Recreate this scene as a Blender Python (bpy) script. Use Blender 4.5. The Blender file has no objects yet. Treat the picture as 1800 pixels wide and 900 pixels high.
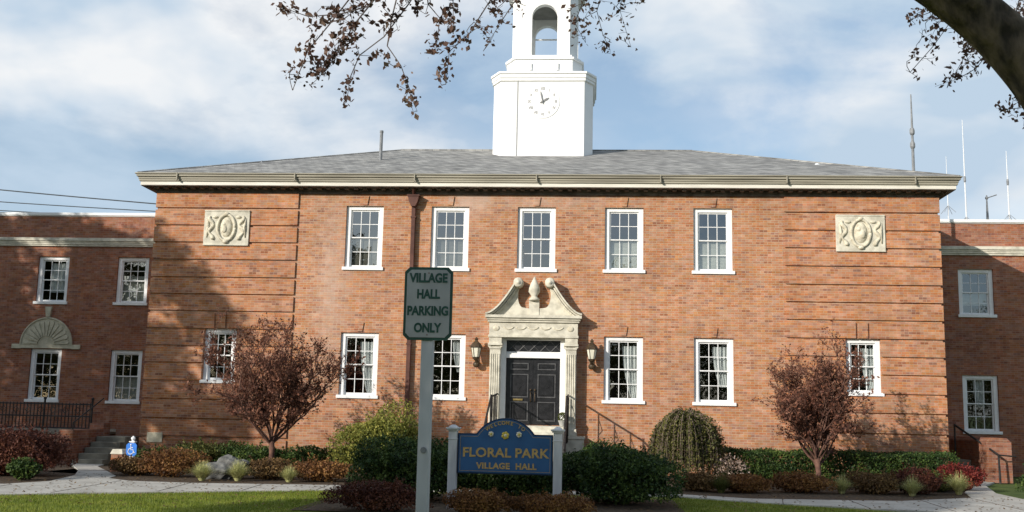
import bpy, bmesh, math, random
import numpy as np
from mathutils import Vector, Matrix
R = math.radians
PI = math.pi
random.seed(7)
rng = np.random.default_rng(11)
scene = bpy.context.scene
COL = scene.collection

# ------------------------------------------------------------------ camera
cam_d = bpy.data.cameras.new('camera')
cam = bpy.data.objects.new('camera', cam_d)
COL.objects.link(cam)
r_ = Vector((0.99712328, 0.07266878, 0.02155021))
u_ = Vector((-0.01033896, -0.15125987, 0.98843996))
f_ = Vector((-0.07508841, 0.9858193, 0.15007342))
m = Matrix.Identity(4)
for i in range(3):
    m[i][0] = r_[i]; m[i][1] = u_[i]; m[i][2] = -f_[i]
m.translation = Vector((1.635, -30.869, 1.6))
cam.matrix_world = m
cam_d.sensor_width = 36.0
cam_d.lens = 1850.7 / 1800 * 36
cam_d.clip_start = 0.1
cam_d.clip_end = 3000
scene.camera = cam

# ------------------------------------------------------------------ light
SUN_DIR = Vector((0.92, 1.0, -0.485)).normalized()
sd = bpy.data.lights.new('sun', 'SUN')
sd.energy = 4.3
sd.angle = R(0.55)
sd.color = (1.0, 0.93, 0.84)
sun = bpy.data.objects.new('sun', sd)
sun.rotation_euler = SUN_DIR.to_track_quat('-Z', 'Y').to_euler()
sun.location = (-30, -50, 30)
COL.objects.link(sun)
SUN_ELEV = math.asin(-SUN_DIR.z)
SUN_ROT = math.atan2(-SUN_DIR.x, -SUN_DIR.y)

world = bpy.data.worlds.new('World')
scene.world = world
world.use_nodes = True
wn = world.node_tree
wn.nodes.clear()
wo = wn.nodes.new('ShaderNodeOutputWorld')
bg = wn.nodes.new('ShaderNodeBackground')
bg.inputs['Strength'].default_value = 0.097
sky = wn.nodes.new('ShaderNodeTexSky')
sky.sky_type = 'NISHITA'
sky.sun_disc = False
sky.sun_elevation = SUN_ELEV
sky.sun_rotation = SUN_ROT
sky.altitude = 20
sky.air_density = 1.0
sky.dust_density = 1.2
sky.ozone_density = 1.5
tc = wn.nodes.new('ShaderNodeTexCoord')
mp = wn.nodes.new('ShaderNodeMapping')
mp.inputs['Scale'].default_value = (1.0, 1.0, 1.9)
mp.inputs['Location'].default_value = (5.1, 1.2, 2.2)
wn.links.new(tc.outputs['Generated'], mp.inputs['Vector'])
n1 = wn.nodes.new('ShaderNodeTexNoise')
n1.inputs['Scale'].default_value = 3.1
n1.inputs['Detail'].default_value = 7
n1.inputs['Roughness'].default_value = 0.57
n1.inputs['Distortion'].default_value = 0.25
wn.links.new(mp.outputs['Vector'], n1.inputs['Vector'])
# more cloud towards the west (left)
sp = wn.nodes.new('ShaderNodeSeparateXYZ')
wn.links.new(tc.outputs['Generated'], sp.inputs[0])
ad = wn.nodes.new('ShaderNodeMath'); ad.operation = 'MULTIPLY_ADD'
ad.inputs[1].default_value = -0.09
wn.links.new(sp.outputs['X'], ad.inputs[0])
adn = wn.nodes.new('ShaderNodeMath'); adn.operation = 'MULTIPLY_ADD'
adn.inputs[1].default_value = 0.13  # cloud thinned in the unseen sky behind camera, to deepen shade on the facade
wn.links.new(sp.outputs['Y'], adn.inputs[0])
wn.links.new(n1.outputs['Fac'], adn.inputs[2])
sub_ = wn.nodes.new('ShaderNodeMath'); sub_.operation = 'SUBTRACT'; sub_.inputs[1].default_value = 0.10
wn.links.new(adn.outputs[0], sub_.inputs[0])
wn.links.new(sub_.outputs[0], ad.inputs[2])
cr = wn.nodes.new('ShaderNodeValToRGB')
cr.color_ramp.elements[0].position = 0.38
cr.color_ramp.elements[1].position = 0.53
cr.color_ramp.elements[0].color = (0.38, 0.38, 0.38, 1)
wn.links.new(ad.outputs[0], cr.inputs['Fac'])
n2 = wn.nodes.new('ShaderNodeTexNoise')
n2.inputs['Scale'].default_value = 3.4
n2.inputs['Detail'].default_value = 5
wn.links.new(mp.outputs['Vector'], n2.inputs['Vector'])
n2.inputs['Distortion'].default_value = 0.3
cc = wn.nodes.new('ShaderNodeValToRGB')
cc.color_ramp.elements[0].position = 0.45
cc.color_ramp.elements[1].position = 0.60
cc.color_ramp.elements[0].color = (0.56, 0.70, 0.85, 1)
cc.color_ramp.elements[1].color = (0.96, 0.98, 1.0, 1)
wn.links.new(n2.outputs['Fac'], cc.inputs['Fac'])
CLOUD = 8.3
sc_ = wn.nodes.new('ShaderNodeVectorMath'); sc_.operation = 'SCALE'
sc_.inputs['Scale'].default_value = CLOUD
wn.links.new(cc.outputs['Color'], sc_.inputs[0])
mx = wn.nodes.new('ShaderNodeMix'); mx.data_type = 'RGBA'
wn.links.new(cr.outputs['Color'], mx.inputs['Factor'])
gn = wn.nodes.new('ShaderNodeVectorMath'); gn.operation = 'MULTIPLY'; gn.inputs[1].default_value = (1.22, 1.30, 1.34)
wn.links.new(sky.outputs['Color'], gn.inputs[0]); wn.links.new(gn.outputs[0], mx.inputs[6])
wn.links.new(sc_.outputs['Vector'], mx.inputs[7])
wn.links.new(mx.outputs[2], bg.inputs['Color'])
wn.links.new(bg.outputs[0], wo.inputs[0])

vs = scene.view_settings
vs.view_transform = 'Standard'
vs.look = 'None'
vs.gamma = 1.0
vs.exposure = 0.22
vs.use_curve_mapping = False

# ------------------------------------------------------------------ materials
MATS = {}
def new_mat(name):
    mt = bpy.data.materials.new(name); mt.use_nodes = True
    MATS[name] = mt
    nt = mt.node_tree
    return mt, nt, nt.nodes['Principled BSDF']

def noise_mat(name, c1, c2, scale=3.0, rough=0.7, detail=5, bump=0.0, spec=0.3, stretch=(1, 1, 1), lo=0.35, hi=0.65, metal=0.0):
    mt, nt, b = new_mat(name)
    t = nt.nodes.new('ShaderNodeTexCoord')
    mpn = nt.nodes.new('ShaderNodeMapping'); mpn.inputs['Scale'].default_value = stretch
    n = nt.nodes.new('ShaderNodeTexNoise'); n.inputs['Scale'].default_value = scale; n.inputs['Detail'].default_value = detail
    rmp = nt.nodes.new('ShaderNodeValToRGB')
    rmp.color_ramp.elements[0].position = lo; rmp.color_ramp.elements[1].position = hi
    rmp.color_ramp.elements[0].color = (*c1, 1); rmp.color_ramp.elements[1].color = (*c2, 1)
    L = nt.links.new
    L(t.outputs['Object'], mpn.inputs['Vector']); L(mpn.outputs[0], n.inputs['Vector']); L(n.outputs['Fac'], rmp.inputs['Fac'])
    L(rmp.outputs['Color'], b.inputs['Base Color'])
    b.inputs['Roughness'].default_value = rough
    b.inputs['Specular IOR Level'].default_value = spec
    b.inputs['Metallic'].default_value = metal
    if bump:
        bp = nt.nodes.new('ShaderNodeBump'); bp.inputs['Strength'].default_value = bump; bp.inputs['Distance'].default_value = 0.05 if name == 'bark' else 0.02
        L(n.outputs['Fac'], bp.inputs['Height']); L(bp.outputs[0], b.inputs['Normal'])
    return mt

def brick_mat(name, c1, c2, mortar, bw=0.215, bh=0.0715, dark=(0.10, 0.05, 0.04), darkamt=0.10, stain=0.3, efflo=False, ms=0.007, streak=0.38):
    mt, nt, b = new_mat(name)
    L = nt.links.new
    def N(t): return nt.nodes.new(t)
    def M(op, a, bb=None, c=None):
        q = N('ShaderNodeMath'); q.operation = op
        for i, v in enumerate((a, bb, c)):
            if v is None: continue
            if isinstance(v, (int, float)): q.inputs[i].default_value = v
            else: L(v, q.inputs[i])
        return q.outputs[0]
    t = N('ShaderNodeTexCoord'); s = N('ShaderNodeSeparateXYZ'); L(t.outputs['Object'], s.inputs[0])
    h = M('ADD', s.outputs['X'], s.outputs['Y'])
    cmb = N('ShaderNodeCombineXYZ'); L(h, cmb.inputs[0]); L(s.outputs['Z'], cmb.inputs[1])
    br = N('ShaderNodeTexBrick')
    br.inputs['Scale'].default_value = 1.0
    br.inputs['Brick Width'].default_value = bw
    br.inputs['Row Height'].default_value = bh
    br.inputs['Mortar Size'].default_value = ms
    br.inputs['Mortar Smooth'].default_value = 0.2
    br.inputs['Bias'].default_value = -0.1
    br.inputs['Color1'].default_value = (*c1, 1); br.inputs['Color2'].default_value = (*c2, 1); br.inputs['Mortar'].default_value = (*mortar, 1)
    L(cmb.outputs[0], br.inputs['Vector'])
    # individual dark (burnt) bricks
    row = M('FLOOR', M('DIVIDE', s.outputs['Z'], bh))
    off = M('MULTIPLY', M('MODULO', row, 2.0), 0.5)
    colx = M('FLOOR', M('ADD', M('DIVIDE', h, bw), off))
    c2n = N('ShaderNodeCombineXYZ'); L(colx, c2n.inputs[0]); L(row, c2n.inputs[1])
    wnz = N('ShaderNodeTexWhiteNoise'); wnz.noise_dimensions = '2D'; L(c2n.outputs[0], wnz.inputs['Vector'])
    isd = M('MULTIPLY', M('LESS_THAN', wnz.outputs['Value'], darkamt), 0.42)
    mk = M('MULTIPLY', isd, M('SUBTRACT', 1.0, br.outputs['Fac']))
    mx1 = N('ShaderNodeMix'); mx1.data_type = 'RGBA'; L(mk, mx1.inputs['Factor']); L(br.outputs['Color'], mx1.inputs[6]); mx1.inputs[7].default_value = (*dark, 1)
    # large stains
    n = N('ShaderNodeTexNoise'); n.inputs['Scale'].default_value = 0.55; n.inputs['Detail'].default_value = 8; L(t.outputs['Object'], n.inputs['Vector'])
    n3 = N('ShaderNodeTexNoise'); n3.inputs['Scale'].default_value = 5.5; n3.inputs['Detail'].default_value = 4; L(t.outputs['Object'], n3.inputs['Vector'])
    k = M('ADD', M('MULTIPLY', M('SUBTRACT', n.outputs['Fac'], 0.5), stain * 2), 1.0)
    k2 = M('ADD', M('MULTIPLY', M('SUBTRACT', n3.outputs['Fac'], 0.5), 0.5), 1.0)
    mpz = N('ShaderNodeMapping'); mpz.inputs['Scale'].default_value = (5.0, 5.0, 0.28); L(t.outputs['Object'], mpz.inputs['Vector'])
    n5 = N('ShaderNodeTexNoise'); n5.inputs['Scale'].default_value = 1.0; n5.inputs['Detail'].default_value = 5; L(mpz.outputs[0], n5.inputs['Vector'])
    k5 = M('ADD', M('MULTIPLY', M('SUBTRACT', n5.outputs['Fac'], 0.5), streak), 1.0)
    low = M('ADD', 0.80, M('MULTIPLY', 0.2, M('MINIMUM', 1.0, M('MAXIMUM', 0.0, M('ADD', M('MULTIPLY', s.outputs['Z'], 0.9), M('SUBTRACT', n3.outputs['Fac'], 0.9))))))
    kk = M('MULTIPLY', M('MULTIPLY', k, k2), M('MULTIPLY', k5, low))
    hs = N('ShaderNodeHueSaturation'); sc3 = N('ShaderNodeSeparateColor'); L(wnz.outputs['Color'], sc3.inputs[0])
    L(M('ADD', M('MULTIPLY', sc3.outputs[0], 0.012), 0.4955), hs.inputs['Hue']); L(M('ADD', M('MULTIPLY', sc3.outputs[1], 0.24), 0.86), hs.inputs['Saturation'])
    L(M('ADD', M('MULTIPLY', sc3.outputs[2], 0.24), 0.86), hs.inputs['Value']); L(mx1.outputs[2], hs.inputs['Color'])
    vm = N('ShaderNodeVectorMath'); vm.operation = 'SCALE'; L(hs.outputs[0], vm.inputs[0]); L(kk, vm.inputs['Scale'])
    out = vm.outputs[0]
    if efflo:
        # pale mineral bloom: a tall streak left of the middle and a patch under the eaves
        def bump1(v, c, w):
            return M('MAXIMUM', M('SUBTRACT', 1.0, M('ABSOLUTE', M('DIVIDE', M('SUBTRACT', v, c), w))), 0.0)
        wv = M('ADD', s.outputs['X'], M('MULTIPLY', M('SUBTRACT', n3.outputs['Fac'], 0.5), 1.2))
        a1 = M('MULTIPLY', bump1(wv, -6.15, 0.75), M('MULTIPLY', bump1(s.outputs['Z'], 5.4, 3.8), 1.3))
        a2 = M('MULTIPLY', bump1(wv, -2.0, 0.8), M('MULTIPLY', bump1(s.outputs['Z'], 8.1, 0.75), 2.2))
        a3 = M('MULTIPLY', bump1(wv, 0.0, 3.5), M('MULTIPLY', bump1(s.outputs['Z'], 7.95, 0.35), 0.9))
        n4 = N('ShaderNodeTexNoise'); n4.inputs['Scale'].default_value = 9; n4.inputs['Detail'].default_value = 6; L(t.outputs['Object'], n4.inputs['Vector'])
        fac = M('MINIMUM', M('MULTIPLY', M('ADD', M('ADD', a1, a2), a3), M('MULTIPLY', n4.outputs['Fac'], 0.85)), 0.6)
        mx2 = N('ShaderNodeMix'); mx2.data_type = 'RGBA'; L(fac, mx2.inputs['Factor']); L(out, mx2.inputs[6]); mx2.inputs[7].default_value = (0.50, 0.38, 0.31, 1)
        out = mx2.outputs[2]
    L(out, b.inputs['Base Color'])
    b.inputs['Roughness'].default_value = 0.88
    b.inputs['Specular IOR Level'].default_value = 0.2
    bp = N('ShaderNodeBump'); bp.inputs['Strength'].default_value = 0.5; bp.inputs['Distance'].default_value = 0.008; bp.invert = True
    L(br.outputs['Fac'], bp.inputs['Height']); L(bp.outputs[0], b.inputs['Normal'])
    return mt

def leaf_mat(name, cols, rough=0.6, trans=0.25, cl=1.3):
    mt, nt, b = new_mat(name)
    L = nt.links.new
    g = nt.nodes.new('ShaderNodeNewGeometry')
    t = nt.nodes.new('ShaderNodeTexCoord')
    n = nt.nodes.new('ShaderNodeTexNoise'); n.inputs['Scale'].default_value = cl; n.inputs['Detail'].default_value = 3
    L(t.outputs['Object'], n.inputs['Vector'])
    a = nt.nodes.new('ShaderNodeMath'); a.operation = 'MULTIPLY_ADD'; a.inputs[1].default_value = 0.55
    L(g.outputs['Random Per Island'], a.inputs[0])
    s = nt.nodes.new('ShaderNodeMath'); s.operation = 'MULTIPLY_ADD'; s.inputs[1].default_value = 1.3; s.inputs[2].default_value = -0.42
    L(n.outputs['Fac'], s.inputs[0]); L(s.outputs[0], a.inputs[2])
    rmp = nt.nodes.new('ShaderNodeValToRGB')
    els = rmp.color_ramp.elements
    els[0].color = (*cols[0], 1); els[0].position = 0.1
    els[1].color = (*cols[-1], 1); els[1].position = 0.9
    for i, c in enumerate(cols[1:-1]):
        e = els.new(0.1 + 0.8 * (i + 1) / (len(cols) - 1)); e.color = (*c, 1)
    L(a.outputs[0], rmp.inputs['Fac']); L(rmp.outputs[0], b.inputs['Base Color'])
    b.inputs['Roughness'].default_value = rough; b.inputs['Specular IOR Level'].default_value = 0.25
    tr = nt.nodes.new('ShaderNodeBsdfTranslucent'); L(rmp.outputs[0], tr.inputs['Color'])
    ms_ = nt.nodes.new('ShaderNodeMixShader'); ms_.inputs[0].default_value = trans
    L(b.outputs[0], ms_.inputs[1]); L(tr.outputs[0], ms_.inputs[2])
    L(ms_.outputs[0], nt.nodes['Material Output'].inputs[0])
    return mt

brick_mat('brick', (0.450, 0.207, 0.110), (0.375, 0.155, 0.080), (0.42, 0.29, 0.195), efflo=True, darkamt=0.07, ms=0.009)
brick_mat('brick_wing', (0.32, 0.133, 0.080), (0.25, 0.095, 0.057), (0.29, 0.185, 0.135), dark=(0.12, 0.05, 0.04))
brick_mat('brick_band', (0.445, 0.198, 0.104), (0.375, 0.153, 0.077), (0.40, 0.265, 0.175))
noise_mat('brick_shadowline', (0.13, 0.045, 0.025), (0.20, 0.075, 0.04), 8, 0.9)
brick_mat('slate', (0.36, 0.355, 0.335), (0.20, 0.20, 0.195), (0.13, 0.13, 0.125), bw=0.26, bh=0.075, dark=(0.10, 0.10, 0.10), darkamt=0.26, stain=0.25, streak=0.0)
noise_mat('white_paint', (0.72, 0.72, 0.71), (0.82, 0.82, 0.81), 6, 0.45, lo=0.2, hi=0.6)
noise_mat('cream_paint', (0.60, 0.57, 0.49), (0.74, 0.71, 0.63), 3, 0.5, stretch=(0.5, 1, 4), lo=0.3, hi=0.7)
noise_mat('tower_paint', (0.76, 0.76, 0.75), (0.84, 0.84, 0.83), 2, 0.5, lo=0.2, hi=0.5)
noise_mat('white_sash', (0.66, 0.67, 0.66), (0.80, 0.80, 0.79), 12, 0.5, lo=0.2, hi=0.6)
noise_mat('stone', (0.42, 0.395, 0.32), (0.64, 0.605, 0.50), 5, 0.8, bump=0.3, lo=0.3, hi=0.6)
noise_mat('relief_stone', (0.40, 0.36, 0.27), (0.66, 0.61, 0.48), 9, 0.85, bump=0.4, lo=0.3, hi=0.6)
noise_mat('old_stone', (0.40, 0.37, 0.27), (0.55, 0.51, 0.39), 6, 0.85, bump=0.3)
noise_mat('gutter_metal', (0.20, 0.185, 0.145), (0.36, 0.335, 0.265), 1.4, 0.6, stretch=(0.4, 1, 6), lo=0.3, hi=0.7)
noise_mat('eave_brown', (0.07, 0.055, 0.045), (0.16, 0.13, 0.11), 4, 0.8)
noise_mat('downspout_brown', (0.07, 0.028, 0.02), (0.12, 0.05, 0.035), 4, 0.6)
noise_mat('door_black', (0.008, 0.008, 0.009), (0.018, 0.018, 0.02), 8, 0.32, spec=0.5)
noise_mat('door_edge', (0.05, 0.05, 0.052), (0.09, 0.09, 0.09), 8, 0.4, spec=0.5)
noise_mat('iron', (0.012, 0.012, 0.012), (0.035, 0.03, 0.028), 9, 0.5)
noise_mat('bracket_iron', (0.03, 0.02, 0.012), (0.09, 0.06, 0.03), 9, 0.5)
noise_mat('brass', (0.45, 0.33, 0.12), (0.6, 0.45, 0.2), 9, 0.3, metal=0.8)
noise_mat('lamp_glass', (0.62, 0.60, 0.48), (0.78, 0.75, 0.62), 9, 0.25)
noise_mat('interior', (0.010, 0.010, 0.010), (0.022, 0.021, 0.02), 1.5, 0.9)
noise_mat('blind', (0.36, 0.35, 0.31), (0.46, 0.45, 0.40), 3, 0.8, stretch=(1, 1, 6))
noise_mat('blind_dark', (0.10, 0.09, 0.075), (0.15, 0.14, 0.12), 3, 0.8, stretch=(1, 1, 6))
noise_mat('curtain', (0.55, 0.56, 0.56), (0.85, 0.85, 0.84), 7, 0.8, stretch=(4, 1, 0.5), lo=0.3, hi=0.7)
noise_mat('bark', (0.030, 0.025, 0.019), (0.150, 0.115, 0.078), 11, 0.95, bump=1.0, stretch=(1, 1, 0.35), detail=8)
noise_mat('bark_light', (0.12, 0.085, 0.065), (0.26, 0.20, 0.16), 9, 0.9, bump=0.5)
noise_mat('bark_red', (0.07, 0.035, 0.028), (0.16, 0.085, 0.06), 9, 0.9, bump=0.5)
noise_mat('twig', (0.06, 0.05, 0.05), (0.12, 0.10, 0.09), 9, 0.9)
noise_mat('mulch', (0.035, 0.024, 0.016), (0.11, 0.075, 0.045), 14, 0.95, bump=1.0, detail=8)
noise_mat('concrete', (0.32, 0.305, 0.27), (0.50, 0.48, 0.43), 1.6, 0.85, bump=0.2, detail=10, lo=0.25, hi=0.7)
noise_mat('concrete_old', (0.15, 0.135, 0.105), (0.25, 0.23, 0.18), 3, 0.9, bump=0.2, detail=9)
noise_mat('grass_ground', (0.035, 0.07, 0.012), (0.085, 0.12, 0.022), 1.4, 0.95, detail=10, bump=0.5, lo=0.3, hi=0.7)
noise_mat('lawn', (0.075, 0.120, 0.012), (0.20, 0.215, 0.028), 1.6, 0.95, detail=10, bump=0.6, lo=0.3, hi=0.7)
noise_mat('rock', (0.05, 0.05, 0.048), (0.17, 0.17, 0.16), 5, 0.9, bump=1.0, detail=9)
noise_mat('sign_blue', (0.014, 0.070, 0.190), (0.022, 0.105, 0.26), 3, 0.4, spec=0.5, lo=0.3, hi=0.7)
noise_mat('sign_edge_blue', (0.007, 0.022, 0.055), (0.010, 0.03, 0.075), 3, 0.4)
noise_mat('gold', (0.36, 0.24, 0.08), (0.55, 0.38, 0.15), 20, 0.4)
noise_mat('flower_cream', (0.62, 0.56, 0.40), (0.75, 0.70, 0.55), 20, 0.6)
noise_mat('flower_yellow', (0.55, 0.42, 0.05), (0.68, 0.52, 0.10), 20, 0.6)
noise_mat('post_grey', (0.40, 0.41, 0.43), (0.58, 0.59, 0.60), 5, 0.6, stretch=(1, 1, 0.3))
noise_mat('sign_grey', (0.36, 0.36, 0.355), (0.44, 0.44, 0.43), 6, 0.4, spec=0.5)
noise_mat('sign_green', (0.012, 0.060, 0.040), (0.022, 0.085, 0.060), 12, 0.4, spec=0.5)
noise_mat('sign_bolt', (0.2, 0.12, 0.1), (0.3, 0.2, 0.18), 12, 0.4)
noise_mat('blue_sign', (0.03, 0.17, 0.60), (0.045, 0.22, 0.70), 12, 0.4)
noise_mat('clock_grey', (0.22, 0.22, 0.22), (0.30, 0.30, 0.30), 5, 0.5)
noise_mat('clock_hand', (0.20, 0.20, 0.20), (0.26, 0.26, 0.26), 5, 0.5)
noise_mat('groove_grey', (0.45, 0.45, 0.44), (0.52, 0.52, 0.51), 5, 0.5)
noise_mat('mast_grey', (0.16, 0.17, 0.18), (0.25, 0.26, 0.27), 8, 0.5)
noise_mat('mast_white', (0.6, 0.62, 0.64), (0.7, 0.72, 0.73), 8, 0.5)
noise_mat('wire', (0.05, 0.06, 0.07), (0.08, 0.09, 0.1), 3, 0.6)
noise_mat('terracotta', (0.3, 0.3, 0.28), (0.4, 0.4, 0.37), 3, 0.8)
noise_mat('belfry_inside', (0.17, 0.17, 0.155), (0.24, 0.24, 0.22), 3, 0.8)

# window glass: clear but reflecting, a little darker than air
mt, nt, b = new_mat('glass')
b.inputs['Base Color'].default_value = (0.02, 0.02, 0.02, 1)
gl = nt.nodes.new('ShaderNodeBsdfGlossy'); gl.inputs['Roughness'].default_value = 0.015; gl.inputs['Color'].default_value = (0.95, 0.97, 1, 1)
tr = nt.nodes.new('ShaderNodeBsdfTransparent'); tr.inputs['Color'].default_value = (0.80, 0.84, 0.83, 1)
lw = nt.nodes.new('ShaderNodeLayerWeight'); lw.inputs['Blend'].default_value = 0.5
fr = nt.nodes.new('ShaderNodeMath'); fr.operation = 'POWER'; fr.inputs[1].default_value = 4.0; nt.links.new(lw.outputs['Facing'], fr.inputs[0])
ma = nt.nodes.new('ShaderNodeMath'); ma.operation = 'MULTIPLY_ADD'; ma.inputs[1].default_value = 0.8; ma.inputs[2].default_value = 0.20
nz = nt.nodes.new('ShaderNodeTexNoise'); nz.inputs['Scale'].default_value = 1.5
tcg = nt.nodes.new('ShaderNodeTexCoord'); nt.links.new(tcg.outputs['Object'], nz.inputs['Vector'])
bpn = nt.nodes.new('ShaderNodeBump'); bpn.inputs['Strength'].default_value = 0.12; bpn.inputs['Distance'].default_value = 0.05
nt.links.new(nz.outputs['Fac'], bpn.inputs['Height']); nt.links.new(bpn.outputs[0], gl.inputs['Normal'])
nt.links.new(fr.outputs[0], ma.inputs[0])
mxs = nt.nodes.new('ShaderNodeMixShader')
nt.links.new(ma.outputs[0], mxs.inputs[0]); nt.links.new(tr.outputs[0], mxs.inputs[1]); nt.links.new(gl.outputs[0], mxs.inputs[2])
nt.links.new(mxs.outputs[0], nt.nodes['Material Output'].inputs[0])

leaf_mat('leaf_plum', [(0.065, 0.026, 0.018), (0.18, 0.072, 0.045), (0.33, 0.16, 0.10)])
leaf_mat('leaf_yew', [(0.008, 0.022, 0.007), (0.030, 0.062, 0.014), (0.12, 0.17, 0.035)], trans=0.15, cl=3.0)
leaf_mat('leaf_hedge', [(0.015, 0.032, 0.010), (0.04, 0.075, 0.015), (0.11, 0.15, 0.03)], trans=0.15)
leaf_mat('leaf_olive', [(0.030, 0.045, 0.012), (0.085, 0.10, 0.025), (0.19, 0.18, 0.05)], trans=0.2)
leaf_mat('leaf_gold', [(0.07, 0.09, 0.015), (0.20, 0.21, 0.04), (0.40, 0.36, 0.09)], trans=0.25)
leaf_mat('leaf_brown', [(0.05, 0.028, 0.012), (0.13, 0.075, 0.03), (0.24, 0.15, 0.055)], trans=0.2)
leaf_mat('leaf_rust', [(0.06, 0.030, 0.014), (0.18, 0.078, 0.028), (0.32, 0.17, 0.05)], trans=0.2)
leaf_mat('leaf_barberry', [(0.035, 0.012, 0.010), (0.09, 0.028, 0.018), (0.16, 0.06, 0.03)], trans=0.2)
leaf_mat('leaf_red', [(0.05, 0.008, 0.008), (0.15, 0.018, 0.016), (0.23, 0.05, 0.03)], trans=0.2)
leaf_mat('leaf_weep', [(0.030, 0.036, 0.010), (0.085, 0.088, 0.022), (0.15, 0.14, 0.04)], trans=0.2)
leaf_mat('leaf_straw', [(0.20, 0.22, 0.07), (0.45, 0.45, 0.18), (0.68, 0.66, 0.36)], trans=0.2)
leaf_mat('petal', [(0.12, 0.10, 0.05), (0.35, 0.25, 0.20), (0.60, 0.50, 0.45)], trans=0.2)
leaf_mat('leaf_dry', [(0.05, 0.028, 0.024), (0.14, 0.08, 0.06), (0.27, 0.18, 0.13)], trans=0.4)
leaf_mat('leaf_tree', [(0.03, 0.05, 0.012), (0.08, 0.09, 0.02), (0.16, 0.12, 0.03)], trans=0.2)
leaf_mat('blade', [(0.09, 0.14, 0.010), (0.16, 0.20, 0.018), (0.25, 0.27, 0.04)], trans=0.2)

# ------------------------------------------------------------------ helpers
class MB:
    def __init__(self): self.v = []; self.f = []
    def add(self, vs_, fs):
        o = len(self.v); self.v += [tuple(p) for p in vs_]; self.f += [tuple(i + o for i in q) for q in fs]; return self
    def box(self, x0, x1, y0, y1, z0, z1):
        return self.add([(x0, y0, z0), (x1, y0, z0), (x1, y1, z0), (x0, y1, z0), (x0, y0, z1), (x1, y0, z1), (x1, y1, z1), (x0, y1, z1)],
                        [(0, 3, 2, 1), (4, 5, 6, 7), (0, 1, 5, 4), (1, 2, 6, 5), (2, 3, 7, 6), (3, 0, 4, 7)])
    def prism_xz(self, pts, y0, y1):
        n = len(pts)
        a = [(x, y0, z) for x, z in pts] + [(x, y1, z) for x, z in pts]
        fs = [tuple(range(n)), tuple(range(2 * n - 1, n - 1, -1))]
        fs += [(i, i + n, (i + 1) % n + n, (i + 1) % n) for i in range(n)]
        return self.add(a, fs)
    def prism_xy(self, pts, z0, z1, s1=1.0, c=(0, 0)):
        n = len(pts)
        a = [(x, y, z0) for x, y in pts] + [(c[0] + (x - c[0]) * s1, c[1] + (y - c[1]) * s1, z1) for x, y in pts]
        fs = [tuple(range(n - 1, -1, -1)), tuple(range(n, 2 * n))]
        fs += [(i, (i + 1) % n, (i + 1) % n + n, i + n) for i in range(n)]
        return self.add(a, fs)
    def tube(self, pts, rad, n=8, cap=True):
        pts = [Vector(p) for p in pts]
        if not isinstance(rad, (list, tuple)): rad = [rad] * len(pts)
        o = len(self.v)
        prev = None
        for i, p in enumerate(pts):
            d = (pts[min(i + 1, len(pts) - 1)] - pts[max(i - 1, 0)]).normalized()
            if prev is None:
                a = d.orthogonal().normalized()
            else:
                a = (prev - d * prev.dot(d)).normalized()
            prev = a
            b_ = d.cross(a)
            for k in range(n):
                t_ = 2 * PI * k / n
                self.v.append(tuple(p + (a * math.cos(t_) + b_ * math.sin(t_)) * rad[i]))
        for i in range(len(pts) - 1):
            for k in range(n):
                q = o + i * n; k2 = (k + 1) % n
                self.f.append((q + k, q + k2, q + n + k2, q + n + k))
        if cap:
            self.f.append(tuple(o + k for k in range(n - 1, -1, -1)))
            self.f.append(tuple(o + (len(pts) - 1) * n + k for k in range(n)))
        return self
    def lathe(self, c, prof, n=16):
        o = len(self.v)
        for r, z in prof:
            for k in range(n):
                t_ = 2 * PI * k / n
                self.v.append((c[0] + r * math.cos(t_), c[1] + r * math.sin(t_), c[2] + z))
        for i in range(len(prof) - 1):
            for k in range(n):
                q = o + i * n; k2 = (k + 1) % n
                self.f.append((q + k, q + k2, q + n + k2, q + n + k))
        self.f.append(tuple(o + k for k in range(n - 1, -1, -1)))
        self.f.append(tuple(o + (len(prof) - 1) * n + k for k in range(n)))
        return self
    def ball(self, c, rx, ry, rz, n=12, m_=8):
        prof = []
        o = len(self.v)
        for i in range(m_ + 1):
            p = -PI / 2 + PI * i / m_
            for k in range(n):
                t_ = 2 * PI * k / n
                cr_ = max(math.cos(p), 0.02)
                self.v.append((c[0] + rx * cr_ * math.cos(t_), c[1] + ry * cr_ * math.sin(t_), c[2] + rz * math.sin(p)))
        for i in range(m_):
            for k in range(n):
                q = o + i * n; k2 = (k + 1) % n
                self.f.append((q + k, q + k2, q + n + k2, q + n + k))
        return self
    def build(self, name, mat, parent=None, smooth=False, bevel=0.0, label=None, mw=None):
        me = bpy.data.meshes.new(name)
        me.from_pydata(self.v, [], self.f)
        me.materials.append(MATS[mat])
        if smooth:
            me.polygons.foreach_set('use_smooth', [True] * len(me.polygons))
        me.update()
        o = bpy.data.objects.new(name, me)
        COL.objects.link(o)
        if parent: o.parent = parent
        if bevel:
            bv = o.modifiers.new('bevel', 'BEVEL'); bv.width = bevel; bv.segments = 2; bv.limit_method = 'ANGLE'
        if label: o['label'] = label
        return o

def tag(o, label=None, cat=None, group=None, kind=None):
    if label: o['label'] = label
    if cat: o['category'] = cat
    if group: o['group'] = group
    if kind: o['kind'] = kind
    return o

def thing(name, label, cat, loc=(0, 0, 0), group=None):
    o = bpy.data.objects.new(name, None); COL.objects.link(o)
    o.location = loc; o.empty_display_size = 0.3
    return tag(o, label, cat, group)

def at(mb, loc):
    """shift a builder's points so they are relative to loc"""
    mb.v = [(x - loc[0], y - loc[1], z - loc[2]) for x, y, z in mb.v]
    return mb

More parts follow.
